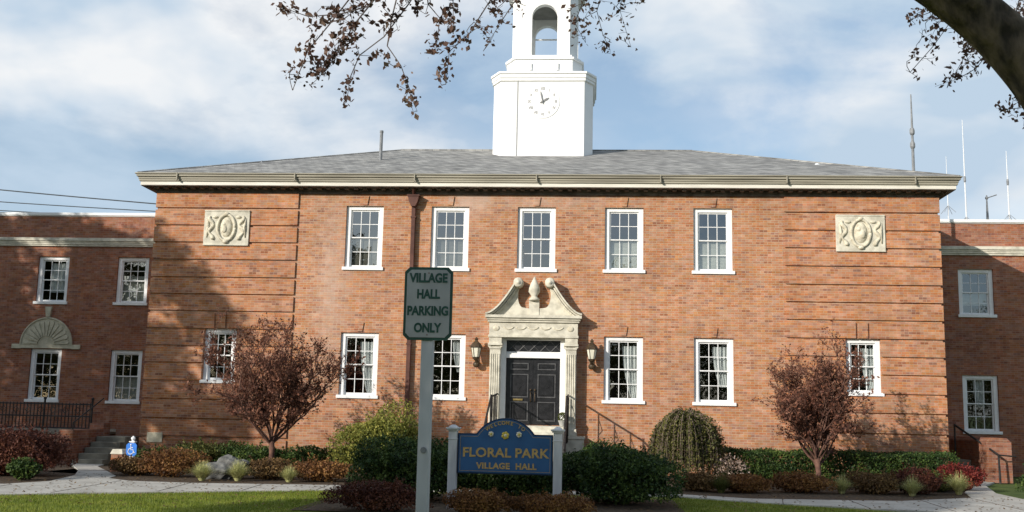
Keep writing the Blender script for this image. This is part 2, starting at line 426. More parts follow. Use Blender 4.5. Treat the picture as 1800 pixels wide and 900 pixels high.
def text_obj(name, s, size, mat, parent, loc, extrude=0.004, offset=0.0, sx=1.0, rot=0.0, spacing=1.0, font=None):
    cu = bpy.data.curves.new(name, 'FONT'); cu.body = s; cu.size = size; cu.extrude = extrude; cu.offset = offset
    cu.align_x = 'CENTER'; cu.align_y = 'CENTER'; cu.space_character = spacing
    tmp = bpy.data.objects.new('tmp', cu); COL.objects.link(tmp)
    dg = bpy.context.evaluated_depsgraph_get()
    me = bpy.data.meshes.new_from_object(tmp.evaluated_get(dg))
    bpy.data.objects.remove(tmp); bpy.data.curves.remove(cu)
    # x stays, y becomes z (upright, facing -y)
    M_ = Matrix.Rotation(-rot, 4, 'Y') @ Matrix.Rotation(PI / 2, 4, 'X') @ Matrix.Diagonal((sx, 1, 1, 1))
    me.transform(M_); me.name = name
    me.materials.clear(); me.materials.append(MATS[mat])
    o = bpy.data.objects.new(name, me); COL.objects.link(o); o.parent = parent; o.location = loc
    return o

def quads_mesh(name, P, U, V, mat, parent=None, tri=False):
    """P centres, U and V half vectors -> one mesh of separate rhombic leaves"""
    n = len(P)
    if tri:
        co = np.empty((n, 3, 3)); co[:, 0] = P - U; co[:, 1] = P + U; co[:, 2] = P + V
        k = 3
    else:
        co = np.empty((n, 4, 3)); co[:, 0] = P - U; co[:, 1] = P - V * 0.55; co[:, 2] = P + U; co[:, 3] = P + V * 0.55
        k = 4
    me = bpy.data.meshes.new(name)
    me.vertices.add(n * k); me.vertices.foreach_set('co', co.reshape(-1).astype(np.float32))
    me.loops.add(n * k); me.loops.foreach_set('vertex_index', np.arange(n * k, dtype=np.int32))
    me.polygons.add(n); me.polygons.foreach_set('loop_start', (np.arange(n) * k).astype(np.int32))
    try: me.polygons.foreach_set('loop_total', np.full(n, k, dtype=np.int32))
    except Exception: pass
    me.update(calc_edges=True)
    me.materials.append(MATS[mat])
    o = bpy.data.objects.new(name, me); COL.objects.link(o)
    if parent: o.parent = parent
    return o

def rand_dirs(n):
    d = rng.normal(size=(n, 3)); return d / np.linalg.norm(d, axis=1)[:, None]

def leaves(name, P, size, mat, parent, jitter=0.4, aspect=0.5):
    n = len(P)
    a = rand_dirs(n); b_ = np.cross(a, rand_dirs(n)); b_ /= np.linalg.norm(b_, axis=1)[:, None]
    s = size * (1 - jitter + 2 * jitter * rng.random(n))[:, None]
    return quads_mesh(name, P, a * s * 0.5, b_ * s * aspect, mat, parent)

# ---- woody growth by joining scattered points to the nearest wood
class Wood:
    def __init__(self, pts, parents, base_r):
        self.p = [np.array(q, float) for q in pts]; self.par = list(parents); self.base_r = base_r
        self.fixed = len(self.p)
    def grow(self, targets, step=0.25, wig=0.06, pull=0.55, maxd=None):
        tips = []
        root = self.p[0]
        order = np.argsort([np.linalg.norm(t_ - self.p[self.fixed - 1]) for t_ in targets])
        for i in order:
            t_ = targets[i]
            A = np.array(self.p)
            d = np.linalg.norm(A - t_, axis=1)
            j = int(np.argmin(d + pull * 0.0 + np.where(np.arange(len(A)) < 1, 5.0, 0)))
            L_ = d[j]
            if maxd and L_ > maxd: continue
            k = max(1, int(L_ / step))
            a = self.p[j]; cur = j
            for q in range(1, k + 1):
                s = q / k
                pt = a + (t_ - a) * s
                pt = pt + rng.normal(size=3) * wig * min(1, L_) * (0.6 if q < k else 0.2)
                self.p.append(pt); self.par.append(cur); cur = len(self.p) - 1
            tips.append(cur)
        return tips
    def radii(self, tip_r=0.006, expo=2.2):
        n = len(self.p); w = np.zeros(n)
        ch = np.zeros(n, int)
        for i in range(n):
            if self.par[i] >= 0: ch[self.par[i]] += 1
        for i in range(n - 1, -1, -1):
            if ch[i] == 0: w[i] = tip_r ** expo
            if self.par[i] >= 0: w[self.par[i]] += w[i]
        r = w ** (1 / expo)
        return r
    def mesh(self, name, mat, parent, sides=5, tip_r=0.006, maxr=None, fixed_r=None):
        r = self.radii(tip_r)
        if maxr: r = np.minimum(r, maxr)
        if fixed_r is not None:
            for i, q in enumerate(fixed_r): r[i] = q
        mb = MB()
        for i in range(1, len(self.p)):
            j = self.par[i]
            if j < 0: continue
            if i < self.fixed and fixed_r is not None and i != self.fixed: pass
            ra = min(r[j], r[i] * 1.35 + 0.002) if not (fixed_r is not None and i < len(fixed_r)) else r[j]
            mb.tube([self.p[j], self.p[i]], [ra, r[i]], n=sides if r[i] < 0.03 else 8, cap=False)
        return mb.build(name, mat, parent, smooth=True)

# ================================================================== SETTING
def sheet(name, pts, z, mat):
    me = bpy.data.meshes.new(name)
    me.from_pydata([(x, y, z) for x, y in pts], [], [tuple(range(len(pts)))])
    me.materials.append(MATS[mat])
    o = bpy.data.objects.new(name, me); COL.objects.link(o); o['kind'] = 'structure'
    return o
sheet('ground', [(-900, -900), (900, -900), (900, 900), (-900, 900)], -0.02, 'grass_ground')
sheet('lawn', [(-26, -26), (26, -26), (26, -10.6), (7.7, -10.6), (3.0, -7.9), (-3.3, -8.9), (-9.2, -12.6), (-26, -12.6)][::1], 0.0, 'lawn')
sheet('garden_bed', [(-11.6, -5.6), (-9.35, -6.6), (-9.1, -7.5), (-8.35, -8.15), (-6.8, -8.28), (-3.4, -7.72), (3.6, -7.7), (5.0, -8.45), (8.1, -7.95), (10.1, -6.3), (10.6, -4.4), (12.0, -0.6), (12.0, 4.9), (-11.6, 4.9)], 0.012, 'mulch')
sheet('garden_bed', [(-26, -10.3), (-10.1, -10.0), (-9.75, -8.9), (-10.25, -6.8), (-11.1, -4.9), (-12.75, -2.2), (-12.9, 0.0), (-26, 0.0)], 0.012, 'mulch')
sheet('garden_bed', [(-3.2, -13.7), (3.3, -13.7), (3.3, -9.3), (-3.2, -9.3)], 0.018, 'mulch')
wk = MB()
def slab(mb, pts, z0, z1): mb.prism_xy(pts, z0, z1)
slab(wk, [(-26, -12.5), (-9.0, -12.5), (-7.68, -11.52), (-6.38, -10.72), (-3.43, -9.08), (0.0, -8.45), (3.53, -8.33), (4.83, -9.26), (7.25, -10.27), (9.4, -10.6), (26, -10.6),
          (26, -7.6), (12.4, -6.9), (11.2, -6.3), (11.3, -4.5), (12.3, -1.0), (13.3, 1.0), (12.1, 1.0), (12.0, -0.8), (10.6, -4.4), (10.1, -6.3), (8.1, -7.95), (5.0, -8.45), (3.57, -7.73), (-3.6, -7.73), (-6.9, -8.3), (-8.35, -8.15), (-9.1, -7.5), (-9.35, -6.6), (-10.35, -4.9), (-11.5, -3.0), (-11.8, -2.0), (-12.75, -2.0), (-11.1, -4.9), (-10.25, -6.8), (-9.75, -8.9), (-10.1, -10.0), (-26, -10.3)], -0.05, 0.028)
tag(wk.build('walkway', 'concrete', bevel=0.01), kind='structure')
jt_ = MB()
for (xa, ya, xb, yb) in ((-9.6, -12.6, -9.9, -10.1), (-8.2, -11.8, -8.5, -8.2), (-6.6, -10.8, -6.9, -8.3), (-5.2, -10.05, -5.4, -8.0), (-3.9, -9.3, -4.0, -7.8), (3.9, -8.6, 4.1, -8.0), (5.4, -9.6, 5.6, -8.4), (6.9, -10.2, 7.0, -8.1), (8.4, -10.4, 8.6, -7.6), (9.9, -10.6, 10.0, -6.4), (11.4, -10.6, 11.3, -6.5), (-10.2, -6.8, -9.4, -6.5), (-11.1, -4.9, -10.35, -4.85)):
    jt_.tube([(xa, ya, 0.0265), (xb, yb, 0.0265)], 0.009, 4)
tag(jt_.build('walkway_joint', 'mulch'), kind='structure')

# ================================================================== VILLAGE HALL
HALL = thing('village_hall', 'two-storey red brick village hall with hipped slate roof and white clock tower', 'building', (0, 0, 0))

def cut_wall(mb, x0, x1, z0, z1, y, th, ops):
    xs = sorted({x0, x1} | {a for o in ops for a in (o[0], o[1])})
    zs = sorted({z0, z1} | {a for o in ops for a in (o[2], o[3])})
    for i in range(len(xs) - 1):
        for j in range(len(zs) - 1):
            cx = (xs[i] + xs[i + 1]) / 2; cz = (zs[j] + zs[j + 1]) / 2
            if any(o[0] < cx < o[1] and o[2] < cz < o[3] for o in ops): continue
            a, b_, c, d = xs[i], xs[i + 1], zs[j], zs[j + 1]
            mb.add([(a, y, c), (b_, y, c), (b_, y, d), (a, y, d)], [(0, 1, 2, 3)])
            mb.add([(a, y + th, c), (b_, y + th, c), (b_, y + th, d), (a, y + th, d)], [(3, 2, 1, 0)])
    for o in ops:
        a, b_, c, d = o
        mb.add([(a, y, c), (a, y + th, c), (a, y + th, d), (a, y, d)], [(0, 1, 2, 3)])
        mb.add([(b_, y, c), (b_, y + th, c), (b_, y + th, d), (b_, y, d)], [(3, 2, 1, 0)])
        mb.add([(a, y, c), (b_, y, c), (b_, y + th, c), (a, y + th, c)], [(3, 2, 1, 0)])
        mb.add([(a, y, d), (b_, y, d), (b_, y + th, d), (a, y + th, d)], [(0, 1, 2, 3)])

HW = 0.57
WX = [-5.2, -2.6, 0.0, 2.6, 5.2]
wins = []   # cx, z0, z1, half width, y, kind
for i, x in enumerate(WX):
    wins.append((x, 5.82, 7.785, HW, 0.0, ['shade', 'shade', 'open', 'blind', 'blind'][i]))
for x, k in ((-5.2, 'drape_r'), (-2.6, 'drape_s'), (2.6, 'drape_r'), (5.2, 'drape_b')):
    wins.append((x, 2.01, 3.95, HW, 0.0, k))
wins.append((-9.43, 2.37, 3.995, 0.49, 0.0, 'open')); wins.append((9.43, 2.37, 3.995, 0.49, 0.0, 'drape_r'))
wwins = []
for x, k1, k2 in ((-20.4, 'dark', 'dark'), (-17.47, 'half', 'dark'), (-14.55, 'pale', 'net')):
    wwins.append((x, 5.16, 6.87, HW, 5.0, k1)); wwins.append((x, 1.72, 3.58, HW, 5.0, k2))
for x, k1, k2 in ((14.43, 'low', 'swag'), (17.35, 'dark', 'dark')):
    wwins.append((x, 5.16, 6.78, HW, 5.0, k1)); wwins.append((x, 1.34, 3.25, HW, 5.0, k2))

# main block walls
mb = MB()
ops = [(w[0] - w[3], w[0] + w[3], w[1] + 0.06, w[2]) for w in wins]
ops.append((-0.86, 0.80, 1.35, 3.93))
cut_wall(mb, -11.66, 11.66, 0.0, 8.29, 0.0, 0.32, ops)
mb.box(-11.66, -11.36, 0.33, 12.0, 0, 8.29)
mb.box(11.36, 11.66, 0.33, 12.0, 0, 8.29)
mb.box(-11.35, 11.35, 11.7, 12.0, 0, 8.29)
mb.add([(-11.66, 0, 0), (-11.66, 0.32, 0), (-11.66, 0.32, 8.29), (-11.66, 0, 8.29)], [(0, 1, 2, 3)])
mb.add([(11.66, 0, 0), (11.66, 0.32, 0), (11.66, 0.32, 8.29), (11.66, 0, 8.29)], [(3, 2, 1, 0)])
# projecting keystone bricks and sill-level soldier course
for w in wins[:9]:
    mb.prism_xz([(w[0] - 0.07, w[2] + 0.03), (w[0] + 0.07, w[2] + 0.03), (w[0] + 0.11, w[2] + 0.30), (w[0] - 0.11, w[2] + 0.30)][::-1], -0.035, 0.02)
mb.build('wall', 'brick', HALL)
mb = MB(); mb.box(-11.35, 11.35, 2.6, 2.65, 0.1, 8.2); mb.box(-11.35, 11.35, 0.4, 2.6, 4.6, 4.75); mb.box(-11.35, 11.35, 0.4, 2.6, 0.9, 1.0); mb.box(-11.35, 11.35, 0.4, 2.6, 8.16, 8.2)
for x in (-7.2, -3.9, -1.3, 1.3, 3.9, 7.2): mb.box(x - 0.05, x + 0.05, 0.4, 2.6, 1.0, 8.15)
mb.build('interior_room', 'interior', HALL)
# rusticated end bays: raised bands
gz = [8.15, 7.655, 7.125, 6.60, 6.065, 5.53, 5.015, 4.50, 3.97, 3.46, 2.95, 2.41, 1.87, 1.30, 0.77, 0.2]
for s in (-1, 1):
    mb = MB()
    x0, x1 = (-11.70, -7.25) if s < 0 else (7.27, 11.70)
    wc = 9.43 * s
    for i in range(len(gz) - 1):
        zt = gz[i] - (0.036 if i else 0.0); zb = gz[i + 1] + 0.036
        segs = [(x0, x1)]
        if gz[i] <= 3.98 and gz[i] > 2.37 + 0.02:
            segs = [(x0, wc - 0.50), (wc + 0.50, x1)]
            if gz[i + 1] < 2.37:    # band split by the sill
                mb.box(wc - 0.50, wc + 0.50, -0.055, 0.02, zb, 2.34)
        elif abs(gz[i] - 4.50) < 0.02:
            segs = [(x0, wc - 0.20), (wc - 0.14, wc + 0.14), (wc + 0.20, x1)]
        for a, b_ in segs: mb.box(a, b_, -0.055, 0.02, zb, zt)
    mb.build('rusticated_bay', 'brick_band', HALL, bevel=0.006)

# ---------------- windows
def window(cx, z0, z1, hw, y, kind, parent):
    w = 2 * hw
    yf = y + 0.07
    fr = MB(); jt = 0.135
    fr.box(-hw + .002, -hw + jt, 0, 0.14, 0.10, z1 - z0 - .002); fr.box(hw - jt, hw - .002, 0, 0.14, 0.10, z1 - z0 - .002)
    fr.box(-hw + jt, hw - jt, 0, 0.14, z1 - z0 - 0.115, z1 - z0 - .002)
    loc = Vector((cx, yf, z0))
    fo = fr.build('window', 'white_paint', parent, bevel=0.008); fo.location = loc
    si = MB(); si.box(-hw - 0.055, hw + 0.055, -0.125, 0.14, 0.0, 0.098)
    si.build('sill', 'white_paint', fo, bevel=0.008)
    a0, a1 = -hw + jt, hw - jt
    b0, b1 = 0.10, z1 - z0 - 0.115
    mid = (b0 + b1) / 2 + 0.02
    def sash(p0, p1, yy, name='sash', mat='white_sash'):
        s = MB(); st = 0.042
        s.box(a0, a0 + st, yy, yy + 0.035, p0, p1); s.box(a1 - st, a1, yy, yy + 0.035, p0, p1)
        s.box(a0 + st, a1 - st, yy, yy + 0.035, p0, p0 + (0.07 if p0 < 0.2 else 0.035)); s.box(a0 + st, a1 - st, yy, yy + 0.035, p1 - 0.04, p1)
        i0, i1 = a0 + st, a1 - st; q0 = p0 + (0.07 if p0 < 0.2 else 0.035); q1 = p1 - 0.04
        for k in (1, 2):
            x = i0 + (i1 - i0) * k / 3; s.box(x - 0.010, x + 0.010, yy + 0.004, yy + 0.03, q0, q1)
        zz = (q0 + q1) / 2
        s.box(i0, i1, yy + 0.006, yy + 0.028, zz - 0.010, zz + 0.010)
        s.build(name, mat, fo)
        g = MB(); tilt = random.uniform(-0.004, 0.004); t2 = random.uniform(-0.004, 0.004)
        yy2 = yy + 0.018
        g.add([(i0, yy2 - tilt - t2, q0), (i1, yy2 + tilt - t2, q0), (i1, yy2 + tilt + t2, q1), (i0, yy2 - tilt + t2, q1)], [(0, 1, 2, 3)])
        g.build('pane', 'glass', fo)
    sash(mid, b1, 0.045); sash(b0, mid + 0.035, 0.083)
    def cloth(x0, x1, p0, p1, yy, mat, name, amp=0.02, waves=9, taper=0.0):
        n = 36; q = MB()
        vs2 = []; fs2 = []
        m2 = 10
        for j in range(m2 + 1):
            s = j / m2
            xr = x1; xl = x0 + (x1 - x0) * taper * (s ** 2 if taper > 0 else 0)
            for i in range(n + 1):
                t_ = i / n
                vs2.append((xl + (xr - xl) * t_, yy + amp * math.sin(t_ * waves * 2 * PI + s), p1 + (p0 - p1) * s))
        for j in range(m2):
            for i in range(n):
                k = j * (n + 1) + i; fs2.append((k, k + 1, k + n + 2, k + n + 1))
        q.add(vs2, fs2); q.build(name, mat, fo, smooth=True)
    h = b1 - b0
    if kind == 'blind': cloth(a0 - .03, a1 + .03, b0, mid, 0.17, 'blind', 'blind', 0.004, 3)
    if kind == 'shade': cloth(a0 - .03, a1 + .03, b0 + 0.05, mid, 0.17, 'blind_dark', 'blind', 0.004, 3)
    if kind == 'drape_r':
        cloth(-0.02, a1 + .03, b0, b1 - 0.14, 0.20, 'curtain', 'curtain', 0.02, 5, 0.55)
    if kind == 'drape_s':
        cloth(0.15, a1 + .03, mid - 0.15, b1, 0.20, 'curtain', 'curtain', 0.02, 5, 0.5)
    if kind == 'drape_b':
        cloth(-0.02, a1 + .03, mid - 0.45, b1 - 0.12, 0.20, 'curtain', 'curtain', 0.02, 5, 0.45)
    if kind == 'half': cloth(-0.22, a1 + .03, b0 + 0.35, b1 - 0.1, 0.20, 'curtain', 'curtain', 0.03, 4)
    if kind == 'pale': cloth(a0 - .03, a1 + .03, b0, mid + 0.2, 0.19, 'blind', 'blind', 0.004, 3)
    if kind == 'net': cloth(a0 - .03, a1 + .03, b0, mid, 0.19, 'blind', 'blind', 0.01, 6)
    if kind == 'low': cloth(a0 - .03, a1 + .03, b0 + 0.32, mid, 0.19, 'blind', 'blind', 0.004, 3)
    if kind == 'swag': cloth(-0.15, 0.22, b0 + h * 0.45, b1, 0.20, 'curtain', 'curtain', 0.03, 4, 0.3)
    return fo
for w in wins: window(*w, HALL)

# ---------------- wings
for s in (-1, 1):
    mb = MB()
    xa, xb = (-32.0, -11.67) if s < 0 else (11.67, 28.0)
    ww = [w for w in wwins if (w[0] < 0) == (s < 0)]
    cut_wall(mb, xa, xb, 0, 7.24, 5.0, 0.32, [(w[0] - w[3], w[0] + w[3], w[1] + 0.06, w[2]) for w in ww])
    mb.box(xa, xb, 5.0, 5.32, 7.241, 8.36)
    mb.box(xa, xa + 0.3 if s < 0 else xa + 0.01, 5.33, 12, 0, 8.36)
    mb.box(xb - 0.3 if s > 0 else xb - 0.01, xb, 5.33, 12, 0, 8.36)
    mb.box(xa, xb, 12, 12.3, 0, 8.36)
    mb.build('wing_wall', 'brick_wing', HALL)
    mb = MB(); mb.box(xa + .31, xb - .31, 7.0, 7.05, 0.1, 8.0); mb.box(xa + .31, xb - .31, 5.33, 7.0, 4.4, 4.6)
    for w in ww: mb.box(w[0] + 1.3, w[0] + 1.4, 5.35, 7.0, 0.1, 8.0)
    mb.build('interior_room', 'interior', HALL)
    mb = MB(); mb.box(xa, xb, 5.33, 12, 8.0, 8.1); mb.build('flat_roof', 'eave_brown', HALL)
    mb = MB()
    mb.box(xa, xb, 4.84, 5.0, 7.42, 7.53); mb.box(xa, xb, 4.93, 5.0, 7.24, 7.30); mb.box(xa, xb, 4.90, 5.0, 7.30, 7.36)
    mb.box(xa, xb, 4.88, 5.0, 7.36, 7.42)
    mb.build('wing_cornice', 'stone', HALL, bevel=0.008)
    mb = MB(); mb.box(xa, xb, 4.93, 5.40, 8.362, 8.46); mb.box(xa, xb, 4.965, 5.36, 8.33, 8.361)
    mb.build('coping', 'white_paint', HALL, bevel=0.006)
for w in wwins: window(*w, HALL)

# fan tympanum above the left wing's lower window
cx, zb = -17.47, 3.60
fan = MB()
r0 = 0.93
pts = [(cx - r0, zb)] + [(cx - r0 * math.cos(PI * k / 28), zb + 0.13 + r0 * math.sin(PI * k / 28)) for k in range(29)] + [(cx + r0, zb)]
fan.prism_xz(pts[::-1], 4.93, 5.0)
fan_o = fan.build('tympanum', 'old_stone', HALL)
rb = MB()
for k in range(13):
    a = PI * (k + 0.5) / 13
    c_, s_ = math.cos(a), math.sin(a)
    w_ = 0.075
    p1 = (cx + 0.30 * c_, zb + 0.13 + 0.30 * s_); p2 = (cx + 0.80 * c_, zb + 0.13 + 0.80 * s_)
    nx, nz_ = -s_, c_
    rb.prism_xz([(p1[0] - nx * .02, p1[1] - nz_ * .02), (p2[0] - nx * w_, p2[1] - nz_ * w_), (p2[0] + c_ * .05, p2[1] + s_ * .05), (p2[0] + nx * w_, p2[1] + nz_ * w_), (p1[0] + nx * .02, p1[1] + nz_ * .02)][::-1], 4.895, 4.932)
rim = [(cx - 0.93 * math.cos(PI * k / 28), 4.925, zb + 0.13 + 0.93 * math.sin(PI * k / 28)) for k in range(29)]
rb.tube(rim, 0.035, 6)
rb.build('flute', 'old_stone', fan_o)
for xa, xb in ((cx - 1.25, cx - r0), (cx + r0, cx + 1.25)):
    mb = MB(); mb.box(xa, xb, 4.92, 5.0, zb - 0.02, zb + 0.14); mb.build('impost', 'old_stone', HALL, bevel=0.01)
mb = MB(); mb.prism_xz([(cx - 0.07, 4.70), (cx + 0.07, 4.70), (cx + 0.12, 5.06), (cx - 0.12, 5.06)][::-1], 4.88, 5.0); mb.build('keystone', 'old_stone', HALL, bevel=0.01)

# ---------------- eaves, gutter, roof
def slabs(lst, name, mat, par=HALL, bev=0.006):
    q = MB()
    for o, z0, z1 in lst: q.box(-11.66 - o, 11.66 + o, -o, 12.0 + o, z0, z1)
    return q.build(name, mat, par, bevel=bev)

slabs([(0.40, 8.292, 8.31)], 'soffit', 'eave_brown', bev=0)
slabs([(0.415, 8.312, 8.425)], 'fascia', 'cream_paint')
g = slabs([(0.455, 8.427, 8.49), (0.475, 8.49, 8.56), (0.52, 8.56, 8.63), (0.56, 8.63, 8.67)], 'gutter', 'gutter_metal', bev=0.012)
for x in np.linspace(-10.9, 10.9, 7):
    st = MB(); st.box(x - 0.015, x + 0.015, -0.566, -0.50, 8.435, 8.674); st.build('gutter_strap', 'gutter_metal', g)
md = MB()
for o_, z0_, z1_ in ((0.055, 8.14, 8.22), (0.10, 8.22, 8.291)): md.box(-11.66 - o_, 11.66 + o_, -o_, 12.0 + o_, z0_, z1_)
for x in np.arange(-11.9, 11.95, 0.28): md.box(x - 0.06, x + 0.06, -0.30, -0.095, 8.245, 8.290)
md.build('frieze', 'eave_brown', HALL)
ez = 8.672; e = 0.50
A = [(-11.66 - e, -e, ez), (11.66 + e, -e, ez), (11.66 + e, 12 + e, ez), (-11.66 - e, 12 + e, ez), (-5.3, 6.0, 11.06), (5.18, 6.0, 11.06)]
rf = MB().add(A, [(0, 1, 5, 4), (2, 3, 4, 5), (3, 0, 4), (1, 2, 5), (3, 2, 1, 0)])
roof = rf.build('roof', 'slate', HALL)
rc = MB()
rc.tube([A[4], A[5]], 0.045, 6)
for a, b_ in ((0, 4), (1, 5), (2, 5), (3, 4)): rc.tube([A[a], A[b_]], 0.035, 6)
rc.build('ridge_cap', 'slate', roof)
vp = MB(); vp.lathe((-5.42, 3.0, 9.6), [(0.055, 0), (0.055, 1.28), (0.065, 1.29), (0.065, 1.36)], 10); 
vp.build('vent_pipe', 'mast_grey', roof)
vp = MB(); vp.lathe((8.72, 2.2, 9.3), [(0.05, 0), (0.05, 0.2), (0.10, 0.24), (0.10, 0.34), (0.04, 0.4)], 10); vp.build('vent_pipe', 'mast_white', roof)
vp = MB(); vp.lathe((-9.2, 2.2, 9.3), [(0.06, 0), (0.06, 0.3), (0.02, 0.42)], 10); vp.box(-9.2, -8.75, 2.15, 2.3, 9.38, 9.43); vp.build('vent_pipe', 'mast_grey', roof)

# downspout with hopper
ds = MB()
ds.tube([(-3.70, -0.30, 8.30), (-3.70, -0.10, 8.12), (-3.70, -0.09, 7.95)], 0.05, 8)
ds.prism_xz([(-3.87, 8.05), (-3.53, 8.05), (-3.57, 7.88), (-3.64, 7.74), (-3.76, 7.74), (-3.83, 7.88)][::-1], -0.24, -0.02)
ds.box(-3.89, -3.51, -0.26, -0.01, 8.05, 8.10)
ds.box(-3.76, -3.64, -0.15, -0.03, 0.1, 7.75)
for z in (7.4, 5.4, 3.6, 1.6): ds.box(-3.78, -3.62, -0.16, 0.0, z, z + 0.06)
ds.build('downspout', 'downspout_brown', HALL, bevel=0.01)

# ---------------- stone relief panels
for s in (-1, 1):
    cx = 9.425 * s; cz = 7.06
    p = MB(); p.box(cx - 0.70, cx + 0.70, -0.10, -0.03, 6.515, 7.606)
    p.box(cx - 0.70, cx + 0.70, -0.115, -0.10, 6.515, 6.56); p.box(cx - 0.70, cx + 0.70, -0.115, -0.10, 7.56, 7.606)
    po = p.build('stone_panel', 'stone', HALL, bevel=0.008)
    q = MB()
    q.tube([(cx + 0.27 * math.cos(t_), -0.12, cz + 0.40 * math.sin(t_)) for t_ in np.linspace(0, 2 * PI, 33)], 0.045, 8)
    q.ball((cx, -0.10, cz + 0.02), 0.19, 0.075, 0.31)
    q.ball((cx + 0.04 * s, -0.15, cz - 0.04), 0.09, 0.06, 0.13)
    q.ball((cx - 0.06, -0.14, cz + 0.10), 0.07, 0.05, 0.07)
    q.ball((cx, -0.13, cz - 0.43), 0.09, 0.06, 0.06); q.ball((cx, -0.13, cz + 0.42), 0.08, 0.06, 0.06)
    for k in (-1, 1):
        q.tube([(cx + k * (0.47 + 0.07 * math.sin(t_ * 2.2 + 0.6)), -0.105, cz + 0.36 - t_ * 0.145) for t_ in np.linspace(0, 5, 15)], [0.03 + 0.035 * abs(math.sin(t_ * 1.7)) for t_ in np.linspace(0, 5, 15)], 7)
        q.tube([(cx + k * 0.60, -0.10, cz + 0.30), (cx + k * 0.56, -0.12, cz), (cx + k * 0.60, -0.10, cz - 0.30)], [0.02, 0.05, 0.02], 7)
        q.ball((cx + k * 0.36, -0.11, cz + 0.33), 0.09, 0.04, 0.045)
    q.build('cartouche', 'relief_stone', po, smooth=True)
mb = MB(); mb.box(-11.45, -11.0 + 0.02, -0.085, -0.03, 0.60, 0.89); mb.build('cornerstone', 'old_stone', HALL, bevel=0.01)

# ---------------- clock tower
TX, TY = -0.10, 6.03
def octa(h, c, cx=TX, cy=TY):
    k = h - c; j = h - c * 1.75      # corner cuts run deeper along the sides than across the front
    return [(cx - k, cy - h), (cx + k, cy - h), (cx + h, cy - j), (cx + h, cy + j), (cx + k, cy + h), (cx - k, cy + h), (cx - h, cy + j), (cx - h, cy - j)]
TW = MB(); TW.prism_xy(octa(1.74, 0.30), 9.6, 13.10)
tw = TW.build('clock_tower', 'tower_paint', HALL)
q = MB(); q.prism_xy(octa(1.79, 0.31), 13.10, 13.20); q.prism_xy(octa(1.82, 0.33), 13.20, 13.34); q.prism_xy(octa(1.86, 0.34), 13.34, 13.42); q.prism_xy(octa(1.55, 0.32), 13.42, 13.50)
q.build('tower_cornice', 'tower_paint', tw, bevel=0.01)
q = MB(); q.prism_xy(octa(1.34, 0.33), 13.5, 14.02); q.prism_xy(octa(1.40, 0.34), 14.02, 14.10); q.prism_xy(octa(1.30, 0.32), 14.10, 14.20)
q.box(TX - 0.52, TX - 0.42, TY - 1.40, TY - 1.33, 13.62, 13.88); q.box(TX + 0.42, TX + 0.52, TY - 1.40, TY - 1.33, 13.62, 13.88)
q.build('belfry_base', 'tower_paint', tw, bevel=0.01)
q = MB(); q.box(TX - 0.895, TX - 0.865, TY - 1.765, TY - 1.742, 10.3, 13.09); q.build('conduit', 'groove_grey', tw)
# belfry: four arched faces with chamfered corner piers
H, O, SP, TOP = 1.17, 0.45, 15.68, 16.7
bf = MB()
def pier(sx, sy):
    P_ = [(TX + sx * O, TY + sy * H), (TX + sx * (H - 0.27), TY + sy * H), (TX + sx * H, TY + sy * (H - 0.50)), (TX + sx * H, TY + sy * O), (TX + sx * (H - 0.25), TY + sy * O), (TX + sx * O, TY + sy * (H - 0.25))]
    if sx * sy < 0: P_ = P_[::-1]
    bf.prism_xy(P_ if sx * sy > 0 else P_, 14.2, TOP)
for sx in (-1, 1):
    for sy in (-1, 1): pier(sx, sy)
n = 12
for side in range(4):
    for k in range(n):
        a0_, a1_ = PI * k / n, PI * (k + 1) / n
        x0, z0 = O * math.cos(a0_), SP + O * math.sin(a0_); x1, z1 = O * math.cos(a1_), SP + O * math.sin(a1_)
        vv = []
        for d in (H - 0.002, H - 0.25):
            for (xx, zz) in ((x0, z0), (x1, z1), (x1, TOP), (x0, TOP)):
                if side == 0: vv.append((TX + xx, TY - d, zz))
                elif side == 1: vv.append((TX - xx, TY + d, zz))
                elif side == 2: vv.append((TX + d, TY + xx, zz))
                else: vv.append((TX - d, TY - xx, zz))
        bf.add(vv, [(0, 1, 2, 3), (7, 6, 5, 4), (0, 4, 5, 1), (1, 5, 6, 2), (2, 6, 7, 3), (3, 7, 4, 0)])
bf.build('belfry', 'tower_paint', tw)
q = MB(); q.box(TX - 0.9, TX + 0.9, TY - 0.9, TY + 0.9, 16.35, 16.45); q.build('belfry_ceiling', 'belfry_inside', tw)
q = MB()
for (a, b_) in (((-O, H - .12), (O, H - .12)), ((-H + .12, -O), (-H + .12, O)), ((H - .12, -O), (H - .12, O))):
    q.tube([(TX + a[0], TY + a[1], 15.62), (TX + b_[0], TY + b_[1], 15.62)], 0.03, 6)
q.build('tie_rod', 'tower_paint', tw)
q = MB(); q.prism_xy(octa(1.30, 0.34), TOP, TOP + 0.18); q.prism_xy(octa(1.42, 0.36), TOP + 0.18, TOP + 0.30)
q.lathe((TX, TY, TOP + 0.30), [(1.15, 0), (1.10, 0.35), (0.9, 0.75), (0.6, 1.05), (0.25, 1.25), (0.12, 1.4), (0.10, 2.2), (0.02, 3.2)], 16)
q.build('cupola_dome', 'tower_paint', tw, smooth=False)
